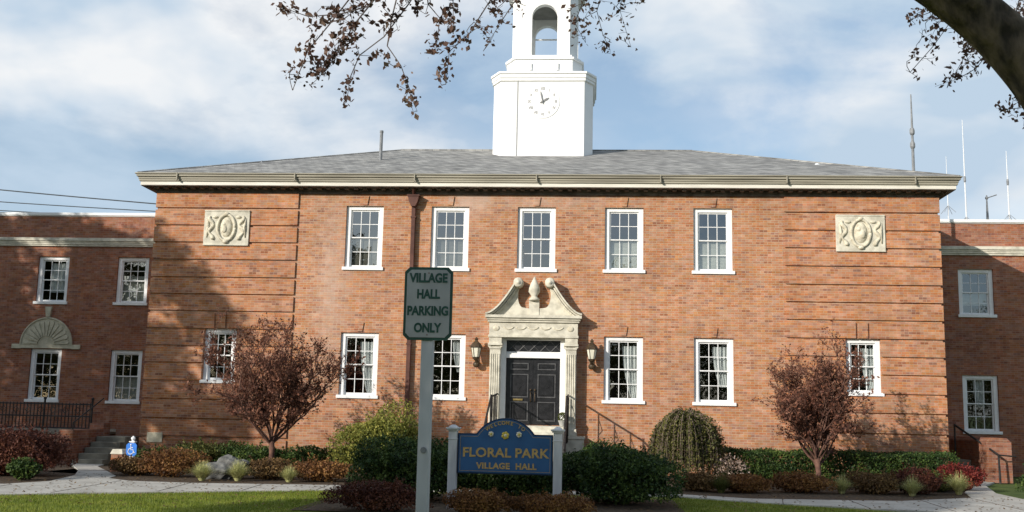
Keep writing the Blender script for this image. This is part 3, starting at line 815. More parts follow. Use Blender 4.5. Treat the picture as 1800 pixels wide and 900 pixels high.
# clock
ck = MB(); ycl = TY - 1.74
ck.lathe((0, 0, 0), [(0.60, 0), (0.60, 0.012), (0.585, 0.02)], 40)
ck.v = [(TX + x, ycl - z, 12.36 + y) for x, y, z in ck.v]; ck.f = [tuple(reversed(f)) for f in ck.f]
cko = ck.build('clock', 'tower_paint', tw)
for i, nme in enumerate(['XII', 'I', 'II', 'III', 'IV', 'V', 'VI', 'VII', 'VIII', 'IX', 'X', 'XI']):
    a = 2 * PI * i / 12
    text_obj('numeral', nme, 0.15, 'clock_grey', cko, (TX + 0.46 * math.sin(a), ycl - 0.024, 12.36 + 0.46 * math.cos(a)), 0.003, 0.002, rot=0, sx=0.8)
hd = MB()
def hand(ang, L_, w_, y0):
    c_, s_ = math.sin(ang), math.cos(ang); nx, nz_ = s_, -c_
    X = lambda l, o_: (TX + c_ * l + nx * o_, 12.36 + s_ * l + nz_ * o_)
    hd.prism_xz([X(-0.10, -w_ * 0.5), X(-0.10, w_ * 0.5), X(L_ * 0.6, w_), X(L_, 0), X(L_ * 0.6, -w_)][::-1], y0, y0 + 0.008)
hand(R(59), 0.27, 0.035, ycl - 0.045); hand(R(-12), 0.40, 0.022, ycl - 0.06)
hd.ball((TX, ycl - 0.05, 12.36), 0.045, 0.03, 0.045)
hd.build('clock_hand', 'clock_hand', cko)

# ---------------- portico (door surround)
PX = -0.02
PT = MB()
for s in (-1, 1):
    xc = PX + s * 1.10
    PT.box(xc - 0.155, xc + 0.155, -0.34, 0.0, 1.18, 3.52)
    for k in range(5):      # flutes as raised fillets
        x = xc - 0.12 + 0.06 * k
        PT.box(x - 0.014, x + 0.014, -0.362, -0.34, 1.4, 3.38)
    PT.box(xc - 0.19, xc + 0.19, -0.38, 0.0, 1.06, 1.18); PT.box(xc - 0.175, xc + 0.175, -0.365, 0.0, 1.18, 1.26)
    PT.box(xc - 0.17, xc + 0.17, -0.37, 0.0, 3.52, 3.58); PT.box(xc - 0.21, xc + 0.21, -0.40, 0.0, 3.62, 3.68)
    PT.tube([(xc - 0.17, -0.36, 3.60), (xc - 0.17, -0.20, 3.60)], 0.045, 8); PT.tube([(xc + 0.17, -0.36, 3.60), (xc + 0.17, -0.20, 3.60)], 0.045, 8)
    PT.box(xc - 0.155, xc + 0.155, -0.33, 0.0, 3.58, 3.62)
PT.box(PX - 1.29, PX + 1.29, -0.34, 0.0, 3.93, 4.30)
PT.box(PX - 1.29, PX - 0.92, -0.33, 0.0, 3.68, 3.93); PT.box(PX + 0.92, PX + 1.29, -0.33, 0.0, 3.68, 3.93)
PT.box(PX - 1.31, PX + 1.31, -0.37, 0.0, 3.86, 3.93)
port = PT.build('door_surround', 'stone', HALL, bevel=0.006)
# frieze swags
q = MB()
for s in (-1, 1):
    q.ball((PX + s * 1.08, -0.345, 4.12), 0.10, 0.03, 0.08, 10, 6)
for k in range(-2, 3):
    q.tube([(PX + k * 0.36 + 0.15 * t_, -0.345, 4.16 - 0.07 * (1 - t_ * t_)) for t_ in np.linspace(-1, 1, 7)], 0.018, 6)
q.build('swag_relief', 'relief_stone', port, smooth=True)
PE = MB()
PE.box(PX - 1.33, PX + 1.33, -0.40, 0.0, 4.302, 4.36); PE.box(PX - 1.40, PX + 1.40, -0.50, 0.0, 4.42, 4.50); PE.box(PX - 1.36, PX + 1.36, -0.44, 0.0, 4.36, 4.42)
def curve_pts(s):
    out = []
    for t_ in np.linspace(0, 1, 15):
        x = 1.40 - 0.84 * t_
        z = 4.50 + 1.0 * (t_ ** 1.75) * (1.0 - 0.12 * t_) 
        out.append((x, z + 0.02))
    return [(PX + s * x, z) for x, z in out]
for s in (-1, 1):
    cp = curve_pts(s)
    # tympanum plate: outer curve then inner oval opening edge
    inner = [(PX + s * (0.315 + 0.17 * math.cos(a)), 5.10 + 0.36 * math.sin(a)) for a in np.linspace(R(75), R(-90), 12)]
    poly = cp + inner + [(PX + s * 0.15, 4.72), (PX + s * 0.15, 4.50)]
    if s > 0: poly = poly[::-1]
    PE.prism_xz(poly if s < 0 else poly, -0.22, 0.0)
    # swan-neck moulding (three steps) along the curve
    for off, yy, th in ((0.0, -0.48, 0.045), (-0.055, -0.40, 0.045), (-0.11, -0.33, 0.04)):
        for i in range(len(cp) - 1):
            (x0, z0), (x1, z1) = cp[i], cp[i + 1]
            d = Vector((x1 - x0, z1 - z0)).normalized(); nn = Vector((-d.y, d.x)) * (1 if s > 0 else -1)
            if nn.y < 0: nn = -nn
            a = Vector((x0, z0)) + nn * off; b2 = Vector((x1, z1)) + nn * off
            qd = [(a.x, a.y), (b2.x, b2.y), (b2.x + nn.x * th, b2.y + nn.y * th), (a.x + nn.x * th, a.y + nn.y * th)]
            PE.prism_xz(qd if s > 0 else qd[::-1], yy, -0.01)
PE.box(PX - 0.15, PX + 0.15, -0.24, 0.0, 4.502, 4.95)
pe = PE.build('pediment', 'stone', port)
for s in (-1, 1):
    q = MB()
    q.lathe((0, 0, 0), [(0.145, 0), (0.145, 0.46), (0.11, 0.50), (0.06, 0.49), (0.05, 0.53)], 14)
    nv = 5 * 14
    for i in range(len(q.v) - nv, len(q.v)):
        x, y, z = q.v[i]; q.v[i] = (PX + s * 0.46 + x, -z, 5.46 + y)
    q.build('rosette', 'stone', pe, smooth=True)
q = MB(); q.lathe((PX, -0.22, 4.95), [(0.15, 0), (0.16, 0.05), (0.10, 0.10), (0.09, 0.14), (0.17, 0.26), (0.165, 0.36), (0.12, 0.48), (0.07, 0.58), (0.02, 0.70)], 14)
q.build('finial', 'stone', pe, smooth=True)
# inner white door frame, transom and doors
q = MB()
q.box(-0.985, -0.82, -0.10, 0.12, 1.36, 3.86); q.box(0.765, 0.925, -0.10, 0.12, 1.36, 3.86); q.box(-0.82, 0.765, -0.10, 0.12, 3.80, 3.86)
q.box(-0.82, 0.765, -0.06, 0.12, 3.28, 3.42); q.box(-0.82, 0.765, 0.05, 0.10, 3.42, 3.47)
df = q.build('door_frame', 'white_paint', HALL, bevel=0.008)
q = MB(); q.box(-0.82, 0.765, 0.07, 0.09, 3.45, 3.80); tro = q.build('transom', 'door_black', df)
q = MB()
for k in range(-1, 6):
    x = -0.82 + k * 0.317
    for a, b_ in ((x, x + 0.36), (x + 0.36, x)):
        p0, p1 = (a, 3.45), (b_, 3.80)
        # clip to the opening
        def cl(p, o_):
            if p[0] < -0.82: t_ = (-0.82 - p[0]) / (o_[0] - p[0]); return (-0.82, p[1] + t_ * (o_[1] - p[1]))
            if p[0] > 0.765: t_ = (p[0] - 0.765) / (p[0] - o_[0]); return (0.765, p[1] + t_ * (o_[1] - p[1]))
            return p
        if max(p0[0], p1[0]) <= -0.82 or min(p0[0], p1[0]) >= 0.765: continue
        c0, c1 = cl(p0, p1), cl(p1, p0)
        q.tube([(c0[0], 0.062, c0[1]), (c1[0], 0.062, c1[1])], 0.009, 5)
q.build('lattice', 'door_edge', tro)
for s in (-1, 1):
    a, b_ = (-0.82, -0.03) if s < 0 else (-0.024, 0.765)
    q = MB(); q.box(a, b_, 0.06, 0.11, 1.36, 3.275)
    do = q.build('door', 'door_black', HALL)
    tr_ = MB(); pn = MB()
    for z0, z1 in ((1.46, 2.02), (2.14, 2.82), (2.94, 3.14)):
        x0, x1 = a + 0.13, b_ - 0.13
        for bx in ((x0, x1, z0, z0 + 0.03), (x0, x1, z1 - 0.03, z1), (x0, x0 + 0.03, z0 + .03, z1 - .03), (x1 - 0.03, x1, z0 + .03, z1 - .03)):
            tr_.box(bx[0], bx[1], 0.038, 0.061, bx[2], bx[3])
        pn.box(x0 + 0.07, x1 - 0.07, 0.046, 0.061, z0 + 0.07, z1 - 0.07)
    xm = (a + b_) / 2
    pn.prism_xz([(xm - 0.09, 2.48), (xm, 2.39), (xm + 0.09, 2.48), (xm, 2.57)][::-1], 0.036, 0.047)
    tr_.build('panel_trim', 'door_edge', do); pn.build('raised_panel', 'door_black', do)
    h_ = MB(); xh = b_ - 0.06 if s < 0 else a + 0.06
    h_.tube([(xh, 0.05, 2.02), (xh, 0.0, 2.05), (xh, 0.0, 2.25), (xh, 0.05, 2.30)], 0.014, 6); h_.ball((xh, 0.03, 2.36), 0.03, 0.03, 0.03)
    h_.build('handle', 'bracket_iron', do, smooth=True)
q = MB(); q.box(-0.60, -0.32, 0.028, 0.06, 2.05, 2.10); q.build('mail_slot', 'brass', df)

# wall lanterns either side of the door
for s in (-1, 1):
    xl = 1.68 * s; yl = -0.30
    L0 = MB()
    L0.tube([(xl, -0.0, 3.22), (xl, -0.10, 3.12), (xl, -0.22, 3.10), (xl, yl, 3.20)], 0.022, 7)
    L0.ball((xl, -0.06, 3.10), 0.07, 0.06, 0.07)
    L0.box(xl - 0.06, xl + 0.06, -0.03, 0.0, 3.05, 3.35)
    L0.lathe((xl, yl, 3.17), [(0.04, 0), (0.09, 0.05), (0.105, 0.10)], 10)
    L0.ball((xl, -0.17, 3.06), 0.10, 0.10, 0.09)
    L0.lathe((xl, yl, 3.55), [(0.19, 0), (0.185, 0.02), (0.13, 0.11), (0.06, 0.17), (0.04, 0.21), (0.06, 0.24), (0.01, 0.30)], 6)
    for k in range(6):
        t_ = 2 * PI * k / 6
        L0.tube([(xl + 0.100 * math.cos(t_), yl + 0.100 * math.sin(t_), 3.26), (xl + 0.155 * math.cos(t_), yl + 0.155 * math.sin(t_), 3.56)], 0.009, 4)
    lo_ = L0.build('wall_lantern', 'bracket_iron', HALL)
    g_ = MB(); g_.lathe((xl, yl, 3.27), [(0.092, 0), (0.145, 0.27)], 6); g_.build('lantern_glass', 'lamp_glass', lo_)

# ================================================================== ENTRANCE STAIRS
ES = thing('entrance_stairs', 'stone landing and steps with iron handrails leading to black front door', 'steps', (0, -1.5, 0))
def rel(mb): return at(mb, (0, -1.5, 0))
q = MB(); q.box(-0.95, 0.95, -2.4, -0.002, 0.0, 1.34); rel(q).build('landing', 'stone', ES, bevel=0.015)
q = MB()
for k in range(8): q.box(-0.93, 0.93, -2.4 - 0.30 * (k + 1), -2.401 - 0.30 * k, 0.0, 1.34 - 0.16 * (k + 1) + 0.0)
rel(q).build('step', 'stone', ES, bevel=0.01)
for s in (-1, 1):
    q = MB(); q.box(s * 1.22 - 0.26, s * 1.22 + 0.26, -0.52, -0.001, 0.0, 1.05); q.box(s * 1.22 - 0.29, s * 1.22 + 0.29, -0.55, -0.001, 0.98, 1.056)
    rel(q).build('cheek_block', 'stone', ES, bevel=0.012)
    q = MB(); xr = s * 1.02
    rl = [(xr, -0.40, 2.22), (xr, -1.2, 2.17), (xr, -2.35, 2.10), (xr, -3.4, 1.62), (xr, -4.7, 0.92), (xr, -4.8, 0.80)]
    q.tube(rl, 0.028, 8)
    for yy in (-0.45, -0.95, -1.45, -1.95, -2.35):
        q.tube([(xr, yy, 0.9), (xr, yy, 2.16)], 0.018 if yy > -2.3 else 0.026, 6)
        q.tube([(xr, yy, 1.55), (xr + 0.0, yy - 0.12, 1.75), (xr, yy - 0.02, 1.98)], 0.012, 5)
    for yy, zz in ((-3.4, 1.60), (-4.7, 0.9)): q.tube([(xr, yy, 0.0), (xr, yy, zz)], 0.02, 6)
    rel(q).build('handrail', 'iron', ES, smooth=True)

# potted plant by the door
pp = thing('potted_plant', 'small round potted shrub at right of the black door', 'potted plant', (0.86, -0.62, 1.34))
q = MB(); q.lathe((0, 0, 0), [(0.07, 0), (0.10, 0.12), (0.115, 0.13), (0.115, 0.16)], 12); q.build('pot', 'terracotta', pp)
d = rand_dirs(420) * 0.12; d[:, 2] += 0.26; leaves('foliage', d, 0.05, 'leaf_olive', pp)

# side entrances at the wings
LP = thing('side_porch', 'raised brick porch with black iron railing in front of left wing', 'porch', (-15.5, 1.5, 0))
def relp(mb, l): return at(mb, l)
l0 = (-15.5, 1.5, 0)
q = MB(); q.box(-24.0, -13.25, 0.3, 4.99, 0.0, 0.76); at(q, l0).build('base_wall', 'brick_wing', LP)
q = MB(); q.box(-24.05, -13.20, 0.24, 4.99, 0.762, 0.85); at(q, l0).build('floor_slab', 'concrete_old', LP, bevel=0.01)
q = MB()
for x in np.arange(-23.9, -13.25, 1.5): q.tube([(x, 0.36, 0.85), (x, 0.36, 1.80)], 0.032, 6); q.ball((x, 0.36, 1.83), 0.05, 0.05, 0.05, 8, 6)
for z in (0.95, 1.30, 1.66): q.tube([(-23.9, 0.36, z), (-13.4, 0.36, z)], 0.02, 5)
for x in np.arange(-23.8, -13.4, 0.11): q.tube([(x, 0.36, 0.95), (x, 0.36, 1.70)], 0.017, 4)
for x in np.arange(-23.6, -13.6, 0.39): q.tube([(x - 0.09, 0.36, 1.48), (x, 0.36, 1.58), (x + 0.09, 0.36, 1.48), (x, 0.36, 1.38), (x - 0.09, 0.36, 1.48)], 0.012, 4)
at(q, l0).build('railing', 'iron', LP)
q = MB()
for k in range(5): q.box(-12.72, -11.85, -2.0 + 0.34 * k, -1.661 + 0.34 * k if k < 4 else 0.6, 0.0, 0.15 * (k + 1))
at(q, l0).build('step', 'concrete_old', LP, bevel=0.01)
q = MB(); q.box(-13.16, -12.76, -2.0, -0.2, 0.0, 0.95); q.box(-13.16, -12.74, -0.2, 0.25, 0.0, 1.12); q.box(-12.72, -11.72, 0.62, 1.2, 0.0, 1.12)
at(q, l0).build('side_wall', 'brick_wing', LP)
q = MB(); q.tube([(-12.80, -1.95, 0.0), (-12.80, -1.95, 1.15), (-12.80, -0.2, 1.85)], 0.022, 6); at(q, l0).build('handrail', 'iron', LP)

RP = thing('side_steps', 'concrete steps with dark pipe rail beside brick pier at right wing', 'steps', (12.9, 1.5, 0))
l1 = (12.9, 1.5, 0)
q = MB()
for k in range(4): q.box(12.0, 13.0, 1.0 + 0.34 * k, 1.339 + 0.34 * k if k < 3 else 4.9, 0.0, 0.15 * (k + 1))
at(q, l1).build('step', 'concrete_old', RP, bevel=0.01)
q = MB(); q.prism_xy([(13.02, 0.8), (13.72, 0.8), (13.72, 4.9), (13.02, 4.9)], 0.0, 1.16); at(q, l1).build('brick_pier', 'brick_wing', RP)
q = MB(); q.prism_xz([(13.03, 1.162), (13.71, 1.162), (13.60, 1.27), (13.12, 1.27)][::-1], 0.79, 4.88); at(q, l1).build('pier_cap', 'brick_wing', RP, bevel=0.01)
q = MB(); q.tube([(12.75, 2.6, 1.62), (13.20, 0.4, 0.80), (13.20, 0.35, 0.0)], 0.032, 8); q.tube([(12.75, 2.6, 0.5), (12.75, 2.6, 1.63)], 0.028, 6)
q.tube([(13.20, 0.4, 0.80), (13.72, 0.5, 0.76)], 0.022, 6)
at(q, l1).build('handrail', 'iron', RP)

bp_ = thing('brick_pier', 'short brick pier with pale stone cap beside blue wheelchair sign', 'pier', (-10.17, -4.7, 0))
q = MB(); q.box(-0.14, 0.14, -0.14, 0.14, 0.0, 0.44); q.build('shaft', 'brick_band', bp_)
q = MB(); q.prism_xy([(-0.165, -0.165), (0.165, -0.165), (0.165, 0.165), (-0.165, 0.165)], 0.441, 0.56, 0.75); q.build('cap', 'stone', bp_, bevel=0.01)

# ================================================================== SIGNS
# main blue sign
SX, SY = 0.20, -12.6
MS = thing('village_sign', 'blue arched village hall sign with gold letters between two white posts', 'sign', (SX, SY, 0))
for s in (-1, 1):
    q = MB(); w_ = 0.075
    xp = s * 0.90
    q.box(xp - w_, xp + w_, -w_, w_, 0.0, 1.33)
    po = q.build('post', 'post_grey', MS, bevel=0.008)
    q = MB(); q.box(xp - 0.085, xp + 0.085, -0.085, 0.085, 1.18, 1.20); q.box(xp - 0.10, xp + 0.10, -0.10, 0.10, 1.33, 1.355); q.box(xp - 0.12, xp + 0.12, -0.12, 0.12, 1.355, 1.385)
    q.prism_xy([(xp - 0.085, -0.085), (xp + 0.085, -0.085), (xp + 0.085, 0.085), (xp - 0.085, 0.085)], 1.385, 1.43, 0.35, (xp, 0))
    q.build('post_cap', 'post_grey', po, bevel=0.005)
def board(x, zlo, zsh, ztop, arc, inset=0.0):
    pts = [(-x + inset, zlo + inset), (x - inset, zlo + inset), (x - inset, zsh - inset)]
    pts += [(arc - inset * 0.5 , zsh - inset)]
    n = 18
    # circular segment from (arc, zsh) to (-arc, zsh) peaking at ztop
    h_ = ztop - zsh; Rr = (arc * arc + h_ * h_) / (2 * h_); cz = ztop - Rr
    a0_ = math.asin(arc / Rr)
    for k in range(1, n):
        a = a0_ - 2 * a0_ * k / n
        pts.append(((Rr - inset) * math.sin(a), cz + (Rr - inset) * math.cos(a)))
    pts += [(-arc + inset * 0.5, zsh - inset), (-x + inset, zsh - inset)]
    return pts
q = MB(); q.prism_xz(board(0.82, 0.61, 1.29, 1.56, 0.50)[::-1], -0.03, 0.03); bo = q.build('board', 'sign_edge_blue', MS, bevel=0.006)
q = MB(); q.prism_xz(board(0.82, 0.61, 1.29, 1.56, 0.50, 0.025)[::-1], -0.036, -0.029); q.build('board_face', 'sign_blue', bo)
q = MB()
def strip(pts, w_=0.006, y0=-0.040):
    for (xa, za), (xb, zb_) in zip(pts, pts[1:]): q.tube([(xa, y0, za), (xb, y0, zb_)], w_, 5)
pp_ = board(0.82, 0.61, 1.29, 1.56, 0.50, 0.05); strip(pp_ + [pp_[0]], 0.0028)
q.build('gold_line', 'gold', bo)
text_obj('lettering', 'FLORAL', 0.215, 'gold', bo, (-0.315, -0.04, 0.965), 0.006, 0.006, sx=1.06, spacing=1.05)
text_obj('lettering', 'PARK', 0.215, 'gold', bo, (0.455, -0.04, 0.965), 0.006, 0.006, sx=1.06, spacing=1.05)
text_obj('lettering', 'VILLAGE', 0.138, 'gold', bo, (-0.20, -0.04, 0.745), 0.006, 0.005, sx=1.05, spacing=1.06)
text_obj('lettering', 'HALL', 0.138, 'gold', bo, (0.36, -0.04, 0.745), 0.006, 0.005, sx=1.05, spacing=1.06)
Rr = (0.50 ** 2 + 0.27 ** 2) / (2 * 0.27)
for i, ch in enumerate('WELCOME TO'):
    if ch == ' ': continue
    a = R(-36 + 8.0 * i)
    text_obj('lettering', ch, 0.085, 'gold', bo, ((Rr - 0.085) * math.sin(a), -0.04, 1.56 - Rr + (Rr - 0.085) * math.cos(a)), 0.005, 0.002, rot=-a)
for x, r0_, m1, m2 in ((-0.245, 0.042, 'flower_cream', 'flower_yellow'), (0.0, 0.062, 'flower_yellow', 'flower_cream'), (0.235, 0.046, 'flower_cream', 'flower_yellow')):
    zf = 1.285 - (0.02 if x == 0 else 0)
    q = MB()
    for k in range(6):
        a = 2 * PI * k / 6 + 0.3
        q.ball((x + r0_ * 0.62 * math.cos(a), -0.048, zf + r0_ * 0.62 * math.sin(a)), r0_ * 0.5, 0.014, r0_ * 0.5, 8, 6)
    q.build('flower_emblem', m1, bo, smooth=True)
    q = MB(); q.ball((x, -0.062, zf), r0_ * 0.42, 0.012, r0_ * 0.42, 8, 6); q.build('flower_centre', m2, bo, smooth=True)

# parking sign
PS = thing('parking_sign', 'grey parking sign with green border and letters on tall grey post', 'sign', (0.64, -24.5, 0))
q = MB(); q.box(-0.036, 0.036, 0.012, 0.085, 0.0, 2.30); pso = q.build('post', 'post_grey', PS, bevel=0.004)
q = MB()
for z in (1.385,): q.lathe((0, 0, 0), [(0.02, 0), (0.018, 0.012)], 8)
q.v = [(x, 0.012 - z, 1.385 + y) for x, y, z in q.v]; q.build('bolt', 'mast_grey', pso)
def octr(hw, z0, z1, c): return [(-hw + c, z0), (hw - c, z0), (hw, z0 + c), (hw, z1 - c), (hw - c, z1), (-hw + c, z1), (-hw, z1 - c), (-hw, z0 + c)]
q = MB(); q.prism_xz(octr(0.150, 2.045, 2.495, 0.030)[::-1], 0.004, 0.012); pl = q.build('plate', 'sign_green', PS)
q = MB(); q.prism_xz(octr(0.134, 2.062, 2.478, 0.026)[::-1], -0.0005, 0.0039); q.build('face', 'sign_grey', pl)
for tx, z, w_ in (('VILLAGE', 2.425, 1.02), ('HALL', 2.325, 0.98), ('PARKING', 2.222, 1.00), ('ONLY', 2.118, 1.00)):
    text_obj('lettering', tx, 0.076, 'sign_green', pl, (0, -0.002, z), 0.0012, 0.0034, sx=0.80 * w_)
q = MB()
for z in (2.458, 2.078):
    q.tube([(0, -0.004, z), (0, 0.0, z)], 0.005, 6)
q.build('bolt', 'sign_bolt', pl)

# wheelchair sign
HS = thing('wheelchair_sign', 'small blue wheelchair access sign on white wooden post with pointed cap', 'sign', (-9.82, -4.72, 0))
q = MB(); q.box(-0.055, 0.055, -0.055, 0.055, 0.0, 0.74); ho = q.build('post', 'white_paint', HS, bevel=0.006)
q = MB(); q.box(-0.075, 0.075, -0.075, 0.075, 0.741, 0.765); q.lathe((0, 0, 0.765), [(0.045, 0), (0.03, 0.02), (0.06, 0.06), (0.05, 0.09), (0.008, 0.13)], 10); q.build('finial', 'white_paint', ho)
q = MB(); q.prism_xz(octr(0.135, 0.40, 0.72, 0.05)[::-1], -0.075, -0.058); hp = q.build('plate', 'blue_sign', HS)
q = MB()
q.tube([(0.085 * math.cos(a) * 0.8 - 0.012, -0.079, 0.515 + 0.07 * math.sin(a)) for a in np.linspace(R(100), R(360), 14)], 0.010, 5)
q.ball((-0.015, -0.079, 0.675), 0.020, 0.008, 0.020, 8, 6)
q.tube([(-0.012, -0.079, 0.645), (-0.005, -0.079, 0.555), (0.05, -0.079, 0.552), (0.078, -0.079, 0.48), (0.098, -0.079, 0.487)], 0.012, 5)
q.tube([(-0.010, -0.079, 0.61), (0.045, -0.079, 0.605)], 0.009, 5)
q.build('wheelchair_symbol', 'white_paint', hp)

# ================================================================== ANTENNAS AND WIRES
def antenna(name, label, cat, loc, h, r0_, mat, extras, group=None):
    t_ = thing(name, label, cat, loc, group)
    q = MB(); q.tube([(0, 0, 0), (0, 0, h * 0.55), (0.0, 0, h)], [r0_, r0_ * 0.8, r0_ * 0.35], 7); q.build('mast', mat, t_)
    for (z, kind) in extras:
        q = MB()
        if kind == 'joint': q.lathe((0, 0, z), [(r0_ * 1.1, 0), (r0_ * 1.5, 0.05), (r0_ * 1.5, 0.16), (r0_ * 1.1, 0.22)], 8)
        if kind == 'radial':
            for k in range(4):
                a = PI / 4 + PI / 2 * k; q.tube([(0, 0, z), (0.28 * math.cos(a), 0.28 * math.sin(a), z - 0.28)], 0.008, 4)
        if kind == 'arm': q.tube([(0, 0, z), (0.35, 0, z + 0.12)], 0.02, 5); q.ball((0, 0, z), 0.06, 0.06, 0.06, 8, 6)
        q.build('bracket', 'mast_grey', t_)
    return t_
antenna('radio_mast', 'dark mast with pale whip tip rising behind right end of slate roof', 'antenna', (11.93, 3.0, 8.7), 3.5, 0.055, 'mast_grey', [(1.7, 'joint'), (2.15, 'joint')])
antenna('whip_antenna', 'short pale whip antenna closest to main roof corner on right wing', 'antenna', (14.3, 7.0, 8.05), 3.1, 0.022, 'mast_white', [(1.3, 'radial')], 'whip antennas on the right wing')
antenna('whip_antenna', 'tallest white whip antenna on right wing roof', 'antenna', (14.92, 7.0, 8.05), 4.45, 0.030, 'mast_white', [(2.15, 'joint'), (0.9, 'radial')], 'whip antennas on the right wing')
antenna('whip_antenna', 'rightmost white whip antenna near edge of photo', 'antenna', (16.4, 7.0, 8.05), 3.3, 0.030, 'mast_white', [(2.05, 'joint'), (1.0, 'radial')], 'whip antennas on the right wing')
antenna('roof_pole', 'short thick grey pole with small side arm on right wing roof', 'antenna', (15.65, 7.0, 8.05), 1.68, 0.055, 'mast_grey', [(1.58, 'arm')])
for (xa, za, xb, zb_, lab) in ((-40, 13.6, 0, 10.6, 'topmost dark utility wire crossing sky above left wing'), (-40, 12.65, 0, 10.8, 'middle thin utility wire above left wing'), (-40, 12.1, 0, 10.6, 'lowest utility wire just above left wing coping')):
    q = MB(); q.tube([(xa + (xb - xa) * t_, 20, za + (zb_ - za) * t_ - 1.0 * 4 * t_ * (1 - t_) * 0.3) for t_ in np.linspace(0, 1, 24)], 0.030 if 'topmost' in lab else 0.024, 6)
    q.build('utility_wire', 'wire'); tag(bpy.data.objects[-1] if False else COL.objects[-1], lab, 'wire', 'utility wires')

# ================================================================== PLANTS
def shrub(name, label, cat, x, y, rx, ry, h, mat, n=3500, ls=0.055, group=None, core=True, lump=0.16, flat=0.0, zc=0.45, stem='bark'):
    t_ = thing(name, label, cat, (x, y, 0), group)
    # lumpy ellipsoid shell
    d = rand_dirs(n); d[:, 2] = np.where(d[:, 2] < -0.45, -d[:, 2] * 0.5, d[:, 2])
    ph = rng.random((7, 3)) * 6.28; fr_ = rng.normal(size=(7, 3)) * 3.0
    lum = np.zeros(n)
    for k in range(7): lum += np.sin(d @ fr_[k] + ph[k, 0])
    rad = 1.0 + lump * lum / 2.6
    depth = 1 - np.abs(rng.normal(size=n)) * 0.14
    rr = (rad * depth)[:, None]
    P = d * rr
    keep = (lum > -2.2) | (rng.random(n) < 0.30)
    if flat > 0:   # clipped box-like shape
        P = np.sign(P) * np.abs(P) ** (1 - flat)
    P = P * np.array([rx, ry, h * (1 - zc)]) + np.array([0, 0, h * zc])
    P = P[keep]
    # stray shoots poking out of the outline
    ns = max(14, n // 130); sh = []
    for k in range(ns):
        d0 = d[rng.integers(0, n)].copy(); d0[2] = abs(d0[2]) + 0.15; d0 /= np.linalg.norm(d0)
        st0 = d0 * np.array([rx, ry, h * (1 - zc)]) * 0.9 + np.array([0, 0, h * zc])
        dr = d0 * 0.6 + np.array([0, 0, 0.8]) + rng.normal(size=3) * 0.35; dr /= np.linalg.norm(dr)
        ln = (0.10 + 0.16 * rng.random()) * min(1.0, h + 0.2)
        m_ = int(9 + 8 * rng.random()); tt = rng.random(m_)[:, None]
        sh.append(st0 + dr * ln * tt + rng.normal(size=(m_, 3)) * 0.016)
    P = np.concatenate([P] + sh)
    P[:, 2] = np.clip(P[:, 2], 0.02, None)
    leaves('foliage', P, ls, mat, t_, jitter=0.55)
    q = MB()
    for k in range(5):
        a = 6.28 * k / 5 + rng.random()
        q.tube([(0.05 * math.cos(a), 0.05 * math.sin(a), 0), (0.3 * rx * math.cos(a), 0.3 * ry * math.sin(a), h * 0.35), (0.55 * rx * math.cos(a), 0.55 * ry * math.sin(a), h * 0.7)], [0.02, 0.014, 0.006], 5)
    q.build('stem', stem, t_)
    if core:
        q = MB(); q.ball((0, 0, h * 0.42), rx * 0.72, ry * 0.72, h * 0.40, 12, 8)
        # inner twigs and old leaves filling the middle
        q2 = rand_dirs(int(n * 0.5)) * (rng.random(int(n * 0.5))[:, None] ** 0.33) * np.array([rx * 0.8, ry * 0.8, h * 0.45]) + np.array([0, 0, h * 0.46])
        q2[:, 2] = np.clip(q2[:, 2], 0.02, None)
        leaves('inner_foliage', q2, ls * 1.5, mat, t_)
    return t_

def grass_clump(label, x, y, r, h, mat='leaf_straw', n=900):
    t_ = thing('ornamental_grass', label, 'ornamental grass', (x, y, 0))
    a = rng.random(n) * 6.28; lean = rng.random(n) ** 0.7
    base = np.stack([0.06 * np.cos(a), 0.06 * np.sin(a), np.zeros(n) + 0.02], 1)
    Ps = []; Us = []; Vs = []
    prev = base
    L_ = h * (0.7 + 0.5 * rng.random(n))
    for k in range(1, 6):
        s = k / 5
        cur = base + np.stack([r * lean * s ** 1.5 * np.cos(a), r * lean * s ** 1.5 * np.sin(a), L_ * (s * 1.25 - 0.75 * lean * s * s)], 1)
        mid = (cur + prev) / 2; V = (cur - prev) * 0.95
        U = np.stack([-np.sin(a), np.cos(a), np.zeros(n)], 1) * 0.010 * (1.2 - s)
        Ps.append(mid); Us.append(V * 0.55); Vs.append(U * 1.8)
        prev = cur
    quads_mesh('blade_tuft', np.concatenate(Ps), np.concatenate(Us), np.concatenate(Vs), mat, t_)
    return t_

